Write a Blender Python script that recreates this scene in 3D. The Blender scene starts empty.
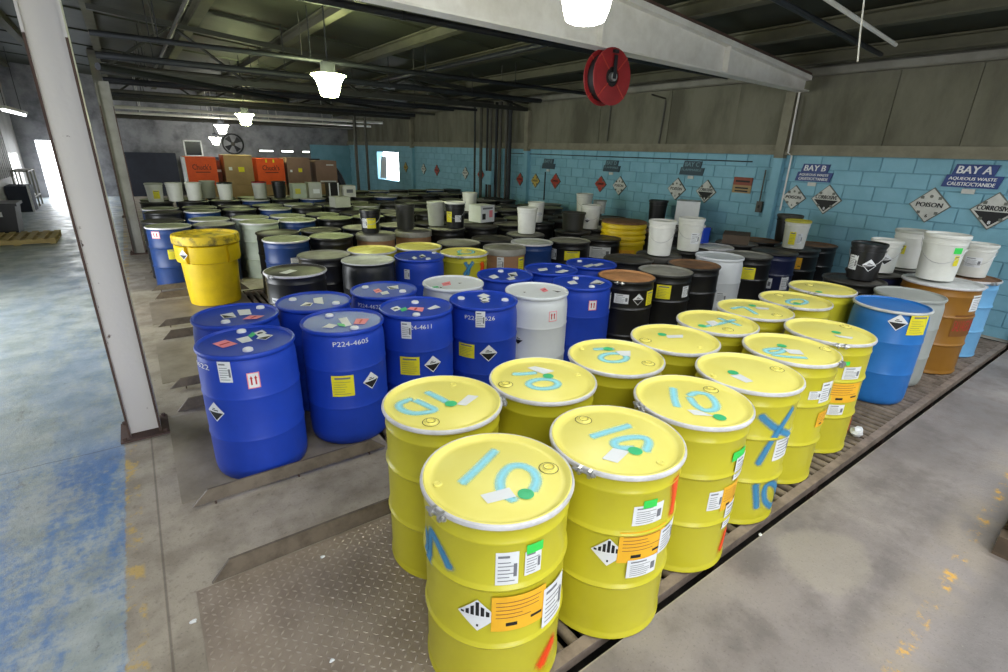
import bpy, bmesh, math, random
from mathutils import Vector, Matrix
random.seed(7)
D = bpy.data
SC = bpy.context.scene
COL = SC.collection
PI = math.pi

# ------------------------------------------------------------------ camera
def basis(p, r, yaw):
    fw = Vector((math.cos(yaw) * math.cos(p), math.sin(yaw) * math.cos(p), -math.sin(p)))
    rt = Vector((math.sin(yaw), -math.cos(yaw), 0))
    up = rt.cross(fw)
    return fw, rt * math.cos(r) + up * math.sin(r), -rt * math.sin(r) + up * math.cos(r)
fw, rt, up = basis(math.radians(20.25), math.radians(1.794), math.radians(53.975))
cam = D.cameras.new('camera')
cam.sensor_width = 36.0
cam.lens = 499.77 / 1008 * 36.0
cam.clip_start = 0.05
cam_ob = D.objects.new('camera', cam)
COL.objects.link(cam_ob)
cam_ob.matrix_world = Matrix(((rt.x, up.x, -fw.x, 0), (rt.y, up.y, -fw.y, 0), (rt.z, up.z, -fw.z, 2.059), (0, 0, 0, 1)))
SC.camera = cam_ob

# ------------------------------------------------------------------ light, exposure
W_STRENGTH = 9.0
world = D.worlds.new('sky'); SC.world = world
world.use_nodes = True
bg = world.node_tree.nodes['Background']
bg.inputs[0].default_value = (0.93, 0.97, 1.0, 1)
bg.inputs[1].default_value = W_STRENGTH
SC.view_settings.view_transform = 'Standard'
SC.view_settings.look = 'None'
SC.view_settings.gamma = 1.0
SC.view_settings.use_curve_mapping = False
SC.view_settings.exposure = 0.0
LAMP_STRENGTH = 38.0
SC.cycles.max_bounces = 7
SC.cycles.diffuse_bounces = 4
SC.cycles.use_denoising = True
SC.cycles.sample_clamp_indirect = 6.0

def portal(name, loc, rot, sx, sy):
    l = D.lights.new(name, 'AREA'); l.shape = 'RECTANGLE'; l.size = sx; l.size_y = sy
    l.cycles.is_portal = True
    o = D.objects.new(name, l); COL.objects.link(o); o.location = loc; o.rotation_euler = rot
# room extents
XL, XR, Y0R, YB = -3.0, 8.7, -5.0, 25.0
# daylight openings: three dock doors in the wall behind the camera, one door at the aisle end, one gap in the block wall
DOCKS = [(-2.2, 1.0)]
DOCK_H = 2.6
SKY_X = [(-1.4, -.2), (1.42, 2.63), (4.32, 5.38), (6.92, 7.93)]   # open roof lights between the purlins, behind the viewpoint
SKY_Y = (-4.3, .2)
SIDE_DOOR = (5.4, 9.2, 2.7)                                        # open dock door in the left wall
for i, (a, b) in enumerate(DOCKS):
    portal('door_portal', ((a + b) / 2, Y0R + .02, DOCK_H / 2), (PI / 2, 0, 0), b - a, DOCK_H)
for a, b in SKY_X:
    portal('skylight_portal', ((a + b) / 2, sum(SKY_Y) / 2, 3.42 + (XR - b) / 12.), (0, 0, 0), b - a, SKY_Y[1] - SKY_Y[0])
portal('side_portal', (XL + .02, (SIDE_DOOR[0] + SIDE_DOOR[1]) / 2, SIDE_DOOR[2] / 2), (0, -PI / 2, 0), SIDE_DOOR[2], SIDE_DOOR[1] - SIDE_DOOR[0])

# ------------------------------------------------------------------ helpers
def lin(c):
    return tuple((v / 12.92 if v <= .04045 else ((v + .055) / 1.055) ** 2.4) for v in c)
def rgb(r, g, b):
    return lin((r / 255, g / 255, b / 255))

MATS = {}
def mat(name, col, rough=.5, metal=0., col2=None, scale=6., amount=.5, lo=.4, hi=.65, bump=0., bscale=40., spec=.5, stretch=(1, 1, 1), coords='Object'):
    """procedural material: base colour broken up by a second colour through noise, fine bump"""
    if name in MATS: return MATS[name]
    m = D.materials.new(name); m.use_nodes = True
    nt = m.node_tree; N = nt.nodes; Lk = nt.links
    b = N['Principled BSDF']
    b.inputs['Roughness'].default_value = rough
    b.inputs['Metallic'].default_value = metal
    b.inputs['Specular IOR Level'].default_value = spec
    tc = N.new('ShaderNodeTexCoord'); oi = N.new('ShaderNodeObjectInfo')
    mp = N.new('ShaderNodeMapping'); mp.inputs['Scale'].default_value = stretch
    Lk.new(tc.outputs[coords], mp.inputs['Vector'])
    ml = N.new('ShaderNodeMath'); ml.operation = 'MULTIPLY'; ml.inputs[1].default_value = 30.
    Lk.new(oi.outputs['Random'], ml.inputs[0])
    if col2 is None:
        col2 = tuple(c * .8 for c in col)
    nz = N.new('ShaderNodeTexNoise'); nz.noise_dimensions = '4D'
    nz.inputs['Scale'].default_value = scale; nz.inputs['Detail'].default_value = 6; nz.inputs['Roughness'].default_value = .65
    Lk.new(mp.outputs[0], nz.inputs['Vector']); Lk.new(ml.outputs[0], nz.inputs['W'])
    cr = N.new('ShaderNodeMapRange'); cr.inputs['From Min'].default_value = lo; cr.inputs['From Max'].default_value = hi
    cr.inputs['To Max'].default_value = amount
    Lk.new(nz.outputs['Fac'], cr.inputs['Value'])
    mx = N.new('ShaderNodeMix'); mx.data_type = 'RGBA'
    mx.inputs['A'].default_value = (*col, 1); mx.inputs['B'].default_value = (*col2, 1)
    Lk.new(cr.outputs[0], mx.inputs['Factor'])
    Lk.new(mx.outputs['Result'], b.inputs['Base Color'])
    if bump:
        n2 = N.new('ShaderNodeTexNoise'); n2.inputs['Scale'].default_value = bscale; n2.inputs['Detail'].default_value = 4
        Lk.new(mp.outputs[0], n2.inputs['Vector'])
        bp = N.new('ShaderNodeBump'); bp.inputs['Strength'].default_value = bump; bp.inputs['Distance'].default_value = .01
        Lk.new(n2.outputs['Fac'], bp.inputs['Height']); Lk.new(bp.outputs[0], b.inputs['Normal'])
    MATS[name] = m
    return m

def emit(name, col, strength):
    m = D.materials.new(name); m.use_nodes = True
    nt = m.node_tree; nt.nodes.clear()
    o = nt.nodes.new('ShaderNodeOutputMaterial'); e = nt.nodes.new('ShaderNodeEmission')
    e.inputs[0].default_value = (*col, 1); e.inputs[1].default_value = strength
    nt.links.new(e.outputs[0], o.inputs[0])
    MATS[name] = m
    return m

def spray_mat(name, col):
    """sprayed paint: the ribbon's own edge attribute and noise thin the paint towards the edge of the stroke"""
    m = D.materials.new(name); m.use_nodes = True
    nt = m.node_tree; N = nt.nodes; Lk = nt.links
    b = N['Principled BSDF']; b.inputs['Base Color'].default_value = (*col, 1); b.inputs['Roughness'].default_value = .55
    at = N.new('ShaderNodeAttribute'); at.attribute_name = 'cover'
    nz = N.new('ShaderNodeTexNoise'); nz.inputs['Scale'].default_value = 90
    tc = N.new('ShaderNodeTexCoord'); Lk.new(tc.outputs['Object'], nz.inputs['Vector'])
    a1 = N.new('ShaderNodeMath'); a1.operation = 'MULTIPLY_ADD'; a1.inputs[1].default_value = .24; a1.inputs[2].default_value = -.12
    Lk.new(nz.outputs['Fac'], a1.inputs[0])
    a2 = N.new('ShaderNodeMath'); a2.operation = 'ADD'
    Lk.new(at.outputs['Fac'], a2.inputs[0]); Lk.new(a1.outputs[0], a2.inputs[1])
    sm = N.new('ShaderNodeMapRange'); sm.interpolation_type = 'SMOOTHSTEP'
    sm.inputs['From Min'].default_value = .05; sm.inputs['From Max'].default_value = 1.1; sm.inputs['To Max'].default_value = .95
    Lk.new(a2.outputs[0], sm.inputs['Value']); Lk.new(sm.outputs[0], b.inputs['Alpha'])
    MATS[name] = m
    return m

class MB:
    """collects shapes, then links them as one mesh object"""
    def __init__(s):
        s.v = []; s.f = []; s.mi = []; s.cover = None
    def add(s, v, f, mi=0):
        k = len(s.v); s.v += [tuple(p) for p in v]
        s.f += [tuple(i + k for i in q) for q in f]; s.mi += [mi] * len(f)
        return s
    def box(s, x0, x1, y0, y1, z0, z1, mi=0):
        v = [(x, y, z) for z in (z0, z1) for y in (y0, y1) for x in (x0, x1)]
        return s.add(v, [(0, 2, 3, 1), (4, 5, 7, 6), (0, 1, 5, 4), (2, 6, 7, 3), (0, 4, 6, 2), (1, 3, 7, 5)], mi)
    def lathe(s, prof, seg=32, cx=0, cy=0, cz=0, mi=0, close=False):
        v = []; f = []; rings = []
        for r, z in prof:
            if r < 1e-6:
                rings.append([len(v)]); v.append((cx, cy, cz + z))
            else:
                rings.append(list(range(len(v), len(v) + seg)))
                v += [(cx + r * math.cos(2 * PI * i / seg), cy + r * math.sin(2 * PI * i / seg), cz + z) for i in range(seg)]
        pairs = list(zip(rings, rings[1:])) + ([(rings[-1], rings[0])] if close else [])
        for a, b in pairs:
            for i in range(seg):
                j = (i + 1) % seg
                if len(a) == 1 and len(b) == 1: continue
                if len(a) == 1: f.append((a[0], b[j], b[i]))
                elif len(b) == 1: f.append((a[i], a[j], b[0]))
                else: f.append((a[i], a[j], b[j], b[i]))
        return s.add(v, f, mi)
    def tube(s, pts, r, seg=8, mi=0, caps=True):
        pts = [Vector(p) for p in pts]; v = []; f = []; n = len(pts); pu = None
        for i, p in enumerate(pts):
            t = (pts[min(i + 1, n - 1)] - pts[max(i - 1, 0)]).normalized()
            if pu is None:
                pu = t.cross(Vector((0, 0, 1)) if abs(t.z) < .9 else Vector((1, 0, 0))).normalized()
            pu = (pu - t * pu.dot(t)).normalized(); w = t.cross(pu)
            rr = r[i] if isinstance(r, (list, tuple)) else r
            v += [p + (pu * math.cos(2 * PI * k / seg) + w * math.sin(2 * PI * k / seg)) * rr for k in range(seg)]
        for i in range(n - 1):
            for k in range(seg):
                k2 = (k + 1) % seg
                f.append((i * seg + k, i * seg + k2, (i + 1) * seg + k2, (i + 1) * seg + k))
        if caps:
            f.append(tuple(range(seg))[::-1]); f.append(tuple(range((n - 1) * seg, n * seg)))
        return s.add(v, f, mi)
    def prism(s, poly, axis, a, b, mi=0):
        """poly of 2-d points extruded along axis from a to b"""
        n = len(poly)
        def P(p, t):
            return {'x': (t, p[0], p[1]), 'y': (p[0], t, p[1]), 'z': (p[0], p[1], t)}[axis]
        v = [P(p, a) for p in poly] + [P(p, b) for p in poly]
        f = [tuple(range(n))[::-1], tuple(range(n, 2 * n))] + [(i, (i + 1) % n, n + (i + 1) % n, n + i) for i in range(n)]
        return s.add(v, f, mi)
    def mesh(s, name, mats, smooth=True, angle=35):
        me = D.meshes.new(name)
        me.from_pydata(s.v, [], s.f)
        for m in (mats if isinstance(mats, (list, tuple)) else [mats]): me.materials.append(m)
        if any(s.mi): me.polygons.foreach_set('material_index', s.mi)
        bm = bmesh.new(); bm.from_mesh(me); bmesh.ops.recalc_face_normals(bm, faces=bm.faces); bm.to_mesh(me); bm.free()
        if smooth:
            me.polygons.foreach_set('use_smooth', [True] * len(me.polygons))
            me.set_sharp_from_angle(angle=math.radians(angle))
        if s.cover:
            at = me.attributes.new('cover', 'FLOAT', 'POINT'); at.data.foreach_set('value', s.cover)
        me.update()
        return me
    def build(s, name, mats, parent=None, loc=(0, 0, 0), rz=0., **kw):
        return put(name, s.mesh(name, mats, **kw), parent, loc, rz)

def put(name, me, parent=None, loc=(0, 0, 0), rz=0.):
    o = D.objects.new(name, me); COL.objects.link(o)
    o.location = loc; o.rotation_euler = (0, 0, rz)
    if parent: o.parent = parent
    return o
def empty(name, loc=(0, 0, 0), rz=0.):
    o = D.objects.new(name, None); COL.objects.link(o); o.location = loc; o.rotation_euler = (0, 0, rz)
    o.empty_display_size = .1
    return o
def tag(o, label, cat, group=None):
    o['label'] = label; o['category'] = cat
    if group: o['group'] = group
    return o
def struct(o, label=None):
    o['kind'] = 'structure'
    if label: o['label'] = label
    return o
def stuff(o):
    o['kind'] = 'stuff'; return o

_txt = {}
def text2d(s, bold=.0):
    """letters as flat 2-d triangles, cap height about .7, centred"""
    if (s, bold) in _txt: return _txt[(s, bold)]
    cu = D.curves.new('lettering', 'FONT'); cu.body = s; cu.size = 1.; cu.align_x = 'CENTER'; cu.align_y = 'CENTER'
    cu.resolution_u = 2; cu.offset = bold
    ob = D.objects.new('lettering', cu); COL.objects.link(ob)
    dg = bpy.context.evaluated_depsgraph_get(); dg.update()
    me = D.meshes.new_from_object(ob.evaluated_get(dg))
    vs = [(v.co.x, v.co.y) for v in me.vertices]; fs = [tuple(p.vertices) for p in me.polygons]
    D.objects.remove(ob); D.curves.remove(cu); D.meshes.remove(me)
    x0 = min(p[0] for p in vs); x1 = max(p[0] for p in vs); y0 = min(p[1] for p in vs); y1 = max(p[1] for p in vs)
    r = ([((p[0] - (x0 + x1) / 2), (p[1] - (y0 + y1) / 2)) for p in vs], fs, x1 - x0, y1 - y0)
    _txt[(s, bold)] = r
    return r
def text_in(s, w=None, h=None, cx=0, cy=0, bold=0.):
    """2-d letters scaled to a width and a height"""
    v, f, tw, th = text2d(s, bold)
    sx = (w / tw) if w else (h / th); sy = (h / th) if h else sx
    return [(cx + a * sx, cy + b * sy) for a, b in v], f
LIDS = {'Y0': {'stroke': [[(-0.138, 0.034), (-0.036, 0.082), (0.087, 0.144)],
                   [(-0.035, -0.156), (-0.043, -0.091), (-0.0, -0.024), (0.068, 0.015), (0.116, -0.001), (0.133, -0.056), (0.107, -0.112), (0.059, -0.149)]],
        'tag': [(-0.123, -0.066), (-0.008, -0.089), (-0.018, -0.145), (-0.126, -0.121)],
        'dot': (0.021, -0.154),
        'bung': (0.199, -0.074),
        'plug': (-0.22, 0.079),
        'clampa': -168},
 'Y1': {'stroke': [[(-0.122, 0.11), (-0.186, 0.099), (-0.206, 0.054), (-0.19, -0.004), (-0.151, -0.04), (-0.074, -0.052), (-0.087, 0.022), (-0.107, 0.088)],
                   [(-0.015, 0.136), (0.002, 0.063), (0.017, -0.008)]],
        'tag': [(0.044, -0.061), (0.147, -0.003), (0.186, -0.044), (0.076, -0.096)],
        'dot': (0.024, -0.039),
        'bung': (-0.141, -0.142),
        'plug': (0.144, 0.147),
        'clampa': -28},
 'Y2': {'stroke': [[(-0.092, 0.144), (-0.048, 0.116), (0.02, 0.093)],
                   [(0.036, -0.09), (-0.001, -0.108), (-0.049, -0.103), (-0.091, -0.077), (-0.111, -0.039), (-0.103, -0.003), (-0.067, 0.016), (-0.018, 0.012), (0.026, -0.015),
                    (0.046, -0.054), (0.036, -0.09)]],
        'tag': [(0.021, 0.172), (0.078, 0.165), (0.132, 0.051), (0.047, 0.05)],
        'dot': (0.053, 0.016),
        'bung': (-0.211, 0.061),
        'plug': (0.217, -0.055)},
 'Y3': {'stroke': [[(-0.078, 0.072), (0.025, 0.061), (0.136, 0.046)],
                   [(0.002, -0.093), (-0.048, -0.05), (-0.021, -0.011), (0.055, -0.025), (0.11, -0.06), (0.099, -0.099), (0.036, -0.136)]],
        'tag': [(-0.17, -0.076), (-0.072, -0.045), (-0.032, -0.103), (-0.138, -0.133)],
        'dot': (-0.008, -0.114),
        'bung': (-0.008, 0.202),
        'plug': (0.016, -0.227),
        'clampa': -161},
 'Y4': {'stroke': [[(0.033, 0.144), (-0.058, 0.069), (-0.124, 0.003)],
                   [(0.035, 0.042), (0.098, 0.042), (0.129, -0.01), (0.072, -0.091), (0.011, -0.121), (-0.04, -0.101), (-0.032, -0.041), (0.013, 0.024)]],
        'tag': [(-0.115, -0.047), (-0.076, -0.078), (-0.056, -0.164), (-0.129, -0.101)],
        'dot': (-0.044, -0.185),
        'bung': (0.2, 0.023),
        'clampa': 160},
 'Y5': {'stroke': [[(-0.019, 0.164), (0.034, 0.141), (0.088, 0.108)],
                   [(0.054, -0.043), (0.01, -0.063), (-0.044, -0.058), (-0.087, -0.032), (-0.104, 0.007), (-0.088, 0.043), (-0.044, 0.064), (0.011, 0.061), (0.056, 0.034),
                    (0.072, -0.006), (0.054, -0.043)]],
        'tag': [(0.073, 0.074), (0.16, 0.021), (0.089, -0.042), (0.045, -0.002)],
        'dot': (0.058, 0.122),
        'bung': (0.098, -0.175),
        'plug': (-0.082, 0.216)},
 'Y6': {'stroke': [], 'tag': [(0.009, 0.083), (0.127, 0.025), (0.076, -0.012), (-0.025, 0.037)], 'dot': (-0.001, 0.106), 'bung': (-0.193, 0.095), 'plug': (0.015, -0.194)},
 'Y7': {'stroke': [], 'tag': [(-0.138, 0.036), (-0.067, 0.011), (-0.095, -0.085), (-0.149, -0.073)], 'dot': (-0.082, 0.048), 'bung': (0.203, -0.067), 'plug': (-0.215, 0.091)},
 'Y8': {'stroke': [[(-0.04, 0.047), (-0.152, 0.085), (-0.191, 0.04), (-0.111, 0.011), (-0.025, 0.023)], [(-0.204, 0.01), (-0.154, -0.058), (-0.068, -0.129)]],
        'tag': [(-0.039, 0.032), (0.039, -0.04), (-0.023, -0.1), (-0.085, -0.039)],
        'dot': (0.013, 0.066),
        'bung': (0.221, -0.126),
        'clampa': -85},
 'Y9': {'stroke': [], 'tag': [(-0.051, -0.048), (0.025, -0.152), (-0.028, -0.165), (-0.069, -0.095)], 'dot': (0.031, -0.037), 'bung': (0.253, -0.013), 'clampa': -142},
 'Y10': {'stroke': [[(-0.17, -0.002), (-0.002, -0.025), (0.187, -0.029)], [(0.115, 0.055), (0.105, -0.048), (0.096, -0.128)]],
         'tag': [(-0.059, 0.061), (0.027, 0.045), (-0.007, -0.022), (-0.114, -0.036)],
         'dot': (-0.173, 0.012),
         'bung': (-0.071, -0.136)},
 'Y11': {'stroke': [[(-0.136, 0.119), (-0.007, 0.099), (-0.039, 0.018), (-0.101, -0.072)]],
         'tag': [(0.085, 0.046), (0.162, -0.037), (0.113, -0.063), (0.035, -0.003)],
         'dot': (0.101, 0.076),
         'bung': (0.022, -0.18)},
 'Y12': {'stroke': [[(0.049, -0.079), (-0.02, -0.095), (-0.091, -0.087), (-0.139, -0.06), (-0.147, -0.022), (-0.11, 0.012), (-0.042, 0.03), (0.032, 0.023), (0.082, -0.005),
                     (0.088, -0.044), (0.049, -0.079)]],
         'tag': [],
         'dot': (-0.096, -0.064),
         'bung': (0.054, 0.171),
         'clampa': -161},
 'Y13': {'stroke': [], 'tag': [], 'dot': (-0.18, -0.049), 'bung': (0.04, 0.139), 'clampa': -163},
 'YP': {'stroke': [[(0.127, -0.019), (0.07, -0.076), (0.004, -0.094), (-0.047, -0.069), (-0.065, -0.008), (-0.042, 0.066), (0.014, 0.125), (0.082, 0.146), (0.135, 0.12),
                    (0.152, 0.056), (0.127, -0.019)]],
        'tag': [],
        'dot': (-0.114, -0.077),
        'bung': (0.081, 0.129),
        'clampa': -122}}
STICKERS = [('Y0', 'doc', -116.8, 0.68, 0.083, 0.146), ('Y0', 'doc', -97.1, 0.688, 0.067, 0.106), ('Y0', 'green', -96.2, 0.751, 0.067, 0.04), ('Y0', 'class9', -137.4, 0.46, 0.109, 0.156),
 ('Y0', 'orange', -105.7, 0.473, 0.212, 0.166), ('Y0', 'doc', -72.9, 0.429, 0.129, 0.196), ('Y3', 'doc', -105.2, 0.679, 0.145, 0.096), ('Y3', 'green', -105.5, 0.733, 0.064, 0.038),
 ('Y3', 'class9', -136.3, 0.492, 0.104, 0.148), ('Y3', 'orange', -105.9, 0.523, 0.226, 0.16), ('Y3', 'doc', -76.3, 0.509, 0.129, 0.13), ('Y3', 'doc', -104.8, 0.41, 0.136, 0.098),
 ('Y4', 'doc', -107.6, 0.45, 0.086, 0.111), ('Y4', 'orange', -83.3, 0.447, 0.161, 0.146), ('Y4', 'doc', -76.6, 0.319, 0.131, 0.15), ('Y4', 'green', -85.1, 0.694, 0.124, 0.053),
 ('Y4', 'doc', -78.0, 0.613, 0.121, 0.128), ('Y8', 'doc', -114.8, 0.667, 0.09, 0.058), ('Y8', 'doc', -96.7, 0.68, 0.108, 0.142), ('Y8', 'orange', -88.1, 0.481, 0.132, 0.107),
 ('Y9', 'green', -128.0, 0.733, 0.042, 0.029), ('Y9', 'doc', -116.0, 0.658, 0.135, 0.094), ('Y9', 'orange', -117.6, 0.506, 0.253, 0.162), ('Y9', 'doc', -125.0, 0.37, 0.114, 0.081),
 ('Y7', 'doc', -90.2, 0.524, 0.151, 0.18), ('B14', 'doc', -125.3, 0.779, 0.077, 0.134), ('B14', 'arrows', -95.5, 0.713, 0.069, 0.103),
 ('B14', 'corrosive', -147.6, 0.501, 0.138, 0.116), ('B15', 'yellow', -114.0, 0.482, 0.152, 0.16), ('B15', 'corrosive', -73.3, 0.485, 0.129, 0.125),
 ('B18', 'doc', -131.6, 0.772, 0.078, 0.134), ('B18', 'yellow', -128.3, 0.48, 0.151, 0.152), ('B18', 'corrosive', -92.5, 0.485, 0.134, 0.145),
 ('B19', 'doc', -128.3, 0.788, 0.084, 0.134), ('B19', 'yellow', -151.8, 0.506, 0.147, 0.121), ('B19', 'corrosive', -114.0, 0.497, 0.13, 0.152),
 ('W20', 'corrosive', -159.4, 0.477, 0.11, 0.109), ('W20', 'arrows', -97.8, 0.708, 0.079, 0.095), ('B10', 'arrows', -111.2, 0.719, 0.081, 0.105),
 ('B10', 'doc', -53.3, 0.722, 0.091, 0.163), ('BC', 'doc', -145.6, 0.713, 0.069, 0.111), ('LB', 'corrosive', -149.7, 0.784, 0.11, 0.153),
 ('LB', 'yellow', -116.0, 0.771, 0.177, 0.179), ('GO', 'doc', -97.5, 0.768, 0.179, 0.165), ('GO', 'redband', -107.1, 0.535, 0.307, 0.227)]
WRITING = [('B15', 'P224-4605', -98.0, 0.808, 0.246), ('B18', 'P224-4611', -114.6, 0.815, 0.217), ('B19', 'P224-4626', -129.7, 0.824, 0.252), ('B17', 'P224-4627', -139.6, 0.795, 0.224),
 ('B14', '4622', -162.4, 0.795, 0.164)]
SPRAY = [('Y0', 'blue', [(166.0, 0.686), (167.6, 0.599)]), ('Y0', 'blue', [(174.7, 0.58), (174.4, 0.647), (177.9, 0.722), (-170.9, 0.691), (-160.8, 0.632)]),
 ('Y7', 'blue', [(-123.0, 0.429), (-110.5, 0.606), (-91.1, 0.761)]), ('Y7', 'blue', [(-131.8, 0.734), (-113.4, 0.663), (-86.2, 0.591)]),
 ('Y7', 'blue', [(-119.8, 0.286), (-111.0, 0.119)]),
 ('Y7', 'blue', [(-69.6, 0.135), (-69.7, 0.075), (-80.0, 0.074), (-96.9, 0.138), (-104.4, 0.207), (-104.5, 0.264), (-97.4, 0.278), (-81.8, 0.222), (-69.6, 0.135)]),
 ('YP', 'blue', [(-118.5, 0.8), (-110.4, 0.728), (-112.4, 0.657)]), ('YP', 'blue', [(-100.1, 0.803), (-110.4, 0.728), (-120.5, 0.657)]),
 ('Y0', 'red', [(-66.8, 0.176), (-75.2, 0.15), (-81.8, 0.113)]), ('Y3', 'red', [(-75.6, 0.788), (-70.9, 0.694), (-70.9, 0.62)]),
 ('Y4', 'red', [(-74.1, 0.19), (-76.1, 0.133), (-79.3, 0.09)]), ('YP', 'red', [(-72.1, 0.782), (-69.9, 0.739), (-71.1, 0.698)]),
 ('Y9', 'red', [(-74.2, 0.249), (-74.1, 0.207), (-74.1, 0.157)])]
TOPS = {'B14': [('cap', (0.007, 0.202)), ('cap', (-0.018, -0.169)), ('pink', [(-0.184, 0.054), (-0.105, 0.091), (-0.051, -0.026), (-0.139, -0.058)]),
         ('white', [(-0.049, 0.072), (0.027, 0.089), (0.036, -0.019), (-0.026, -0.031)]), ('skull', [(0.07, 0.132), (0.129, 0.169), (0.143, 0.089), (0.083, 0.045)]),
         ('corr', [(0.061, 0.006), (0.114, 0.091), (0.168, 0.02), (0.108, -0.047)]), ('green', [(0.027, 0.089), (0.066, 0.151), (0.077, 0.091), (0.039, 0.04)])],
 'B15': [('cap', (-0.044, 0.163)), ('cap', (0.018, -0.196)), ('white', [(-0.009, 0.065), (0.055, 0.073), (0.025, -0.123), (-0.03, -0.126)]),
         ('pink', [(0.041, -0.108), (0.101, 0.0), (0.183, -0.047), (0.108, -0.148)]), ('white', [(-0.169, -0.068), (-0.102, -0.012), (-0.06, -0.073), (-0.111, -0.119)]),
         ('green', [(-0.051, -0.036), (-0.013, -0.076), (-0.026, -0.14), (-0.058, -0.098)])],
 'B2': [('cap', (0.187, 0.107)), ('cap', (-0.086, -0.134)), ('corr', [(-0.096, 0.067), (-0.009, 0.082), (-0.004, -0.051), (-0.086, -0.041)]),
        ('white', [(0.027, 0.13), (0.111, 0.109), (0.1, -0.034), (0.023, -0.022)]), ('pink', [(0.023, -0.13), (0.084, -0.058), (0.174, -0.116), (0.109, -0.168)])],
 'B16': [('cap', (-0.133, 0.13)), ('cap', (0.133, -0.139)), ('corr', [(-0.129, -0.072), (-0.062, 0.011), (-0.021, -0.043), (-0.058, -0.112)]),
         ('white', [(0.019, 0.093), (0.094, 0.092), (0.042, -0.117), (-0.013, -0.048)])],
 'B17': [('cap', (-0.111, 0.16)), ('cap', (0.12, -0.129)), ('pink', [(-0.087, 0.041), (-0.02, 0.07), (-0.03, -0.036), (-0.099, -0.07)]),
         ('white', [(-0.063, -0.063), (0.012, -0.041), (-0.007, -0.139), (-0.075, -0.145)]), ('corr', [(0.06, 0.083), (0.173, 0.089), (0.126, -0.03), (0.049, -0.007)])],
 'B18': [('cap', (0.049, 0.121)), ('cap', (-0.089, -0.183)), ('skull', [(-0.19, 0.074), (-0.115, 0.106), (-0.117, 0.011), (-0.191, -0.019)]),
         ('green', [(-0.133, 0.02), (-0.072, 0.044), (-0.091, -0.033), (-0.149, -0.057)]), ('pink', [(-0.091, -0.019), (-0.039, 0.025), (0.047, -0.047), (-0.015, -0.135)]),
         ('white', [(0.051, -0.087), (0.157, -0.027), (0.164, -0.107), (0.064, -0.123)])],
 'B19': [('cap', (-0.143, 0.131)), ('cap', (0.154, -0.096)), ('white', [(0.015, 0.135), (0.115, 0.176), (0.123, 0.074), (0.049, 0.056)]),
         ('skull', [(-0.008, 0.062), (0.065, 0.081), (0.069, -0.006), (-0.023, -0.037)]), ('corr', [(-0.049, -0.022), (0.034, -0.004), (0.012, -0.073), (-0.054, -0.083)])],
 'W20': [('pink', [(0.061, 0.033), (0.143, 0.057), (0.095, -0.053), (0.024, -0.07)]), ('corr', [(0.125, -0.051), (0.187, -0.046), (0.189, -0.143), (0.128, -0.147)]),
         ('corr', [(-0.138, 0.03), (-0.098, 0.055), (-0.11, 0.014), (-0.15, -0.009)])],
 'W21': [('pink', [(-0.096, 0.057), (0.01, 0.083), (-0.048, -0.042), (-0.134, -0.045)]), ('green', [(-0.236, -0.019), (-0.176, -0.022), (-0.191, -0.073), (-0.247, -0.062)]),
         ('corr', [(-0.179, -0.05), (-0.147, -0.038), (-0.171, -0.104), (-0.198, -0.108)]), ('corr', [(0.032, -0.014), (0.091, 0.018), (0.082, -0.041), (0.034, -0.056)])],
 'B22': [('cap', (0.047, 0.148)), ('white', [(-0.194, 0.022), (-0.088, 0.071), (-0.112, -0.057), (-0.208, -0.084)]),
         ('corr', [(0.05, 0.033), (0.173, 0.053), (0.098, -0.089), (-0.01, -0.112)]), ('white', [(-0.082, -0.13), (0.03, -0.099), (-0.01, -0.192), (-0.097, -0.211)])],
 'B9': [('cap', (0.159, 0.058)), ('white', [(-0.127, 0.084), (0.006, 0.081), (-0.06, -0.017), (-0.177, -0.019)]),
        ('white', [(-0.066, -0.141), (0.115, -0.071), (0.126, -0.155), (-0.02, -0.203)])],
 'B10': [('cap', (0.06, 0.156)), ('cap', (-0.035, -0.17)), ('white', [(-0.116, 0.094), (-0.005, 0.11), (-0.063, -0.01), (-0.149, 0.005)]),
         ('corr', [(0.037, -0.065), (0.222, 0.02), (0.202, -0.113), (0.104, -0.145)])],
 'B11': [('cap', (-0.035, 0.16)), ('white', [(-0.184, -0.044), (0.009, -0.001), (-0.042, -0.09), (-0.188, -0.125)]),
         ('white', [(-0.048, -0.058), (0.127, -0.018), (0.121, -0.089), (-0.054, -0.14)])],
 'BC': [('cap', (0.257, 0.105)), ('white', [(-0.108, -0.024), (-0.047, 0.039), (-0.059, -0.08), (-0.131, -0.135)]),
        ('corr', [(0.009, 0.026), (0.092, 0.098), (0.077, -0.024), (-0.018, -0.101)]), ('cap', (0.02, -0.193))]}
# ------------------------------------------------------------------ materials
CONC = mat('concrete_plain', rgb(150, 146, 140), .85, col2=rgb(116, 111, 104), scale=2.2, bump=.25, bscale=60)
M_MORTAR = mat('mortar_blue', rgb(122, 170, 190), .8, col2=rgb(104, 150, 170))
M_BLOCK = mat('painted_block', rgb(136, 188, 208), .6, col2=rgb(112, 164, 184), scale=2., amount=.7, bump=.35, bscale=70)
M_PRECAST = mat('precast_panel', rgb(122, 120, 104), .85, col2=rgb(78, 76, 62), scale=1.6, amount=.8, bump=.2, bscale=25, stretch=(1, 1, .35))
M_SILL = mat('concrete_sill', rgb(140, 136, 118), .8, col2=rgb(92, 86, 70), scale=3.)
M_WHITESTEEL = mat('white_painted_steel', rgb(236, 234, 230), .5, col2=rgb(204, 200, 192), scale=3., amount=.6, bump=.08, bscale=30)
M_CHIP = mat('chipped_white_column', rgb(206, 202, 198), .5, col2=rgb(88, 70, 62), scale=8., amount=1., lo=.64, hi=.67, bump=.12, bscale=35)
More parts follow.
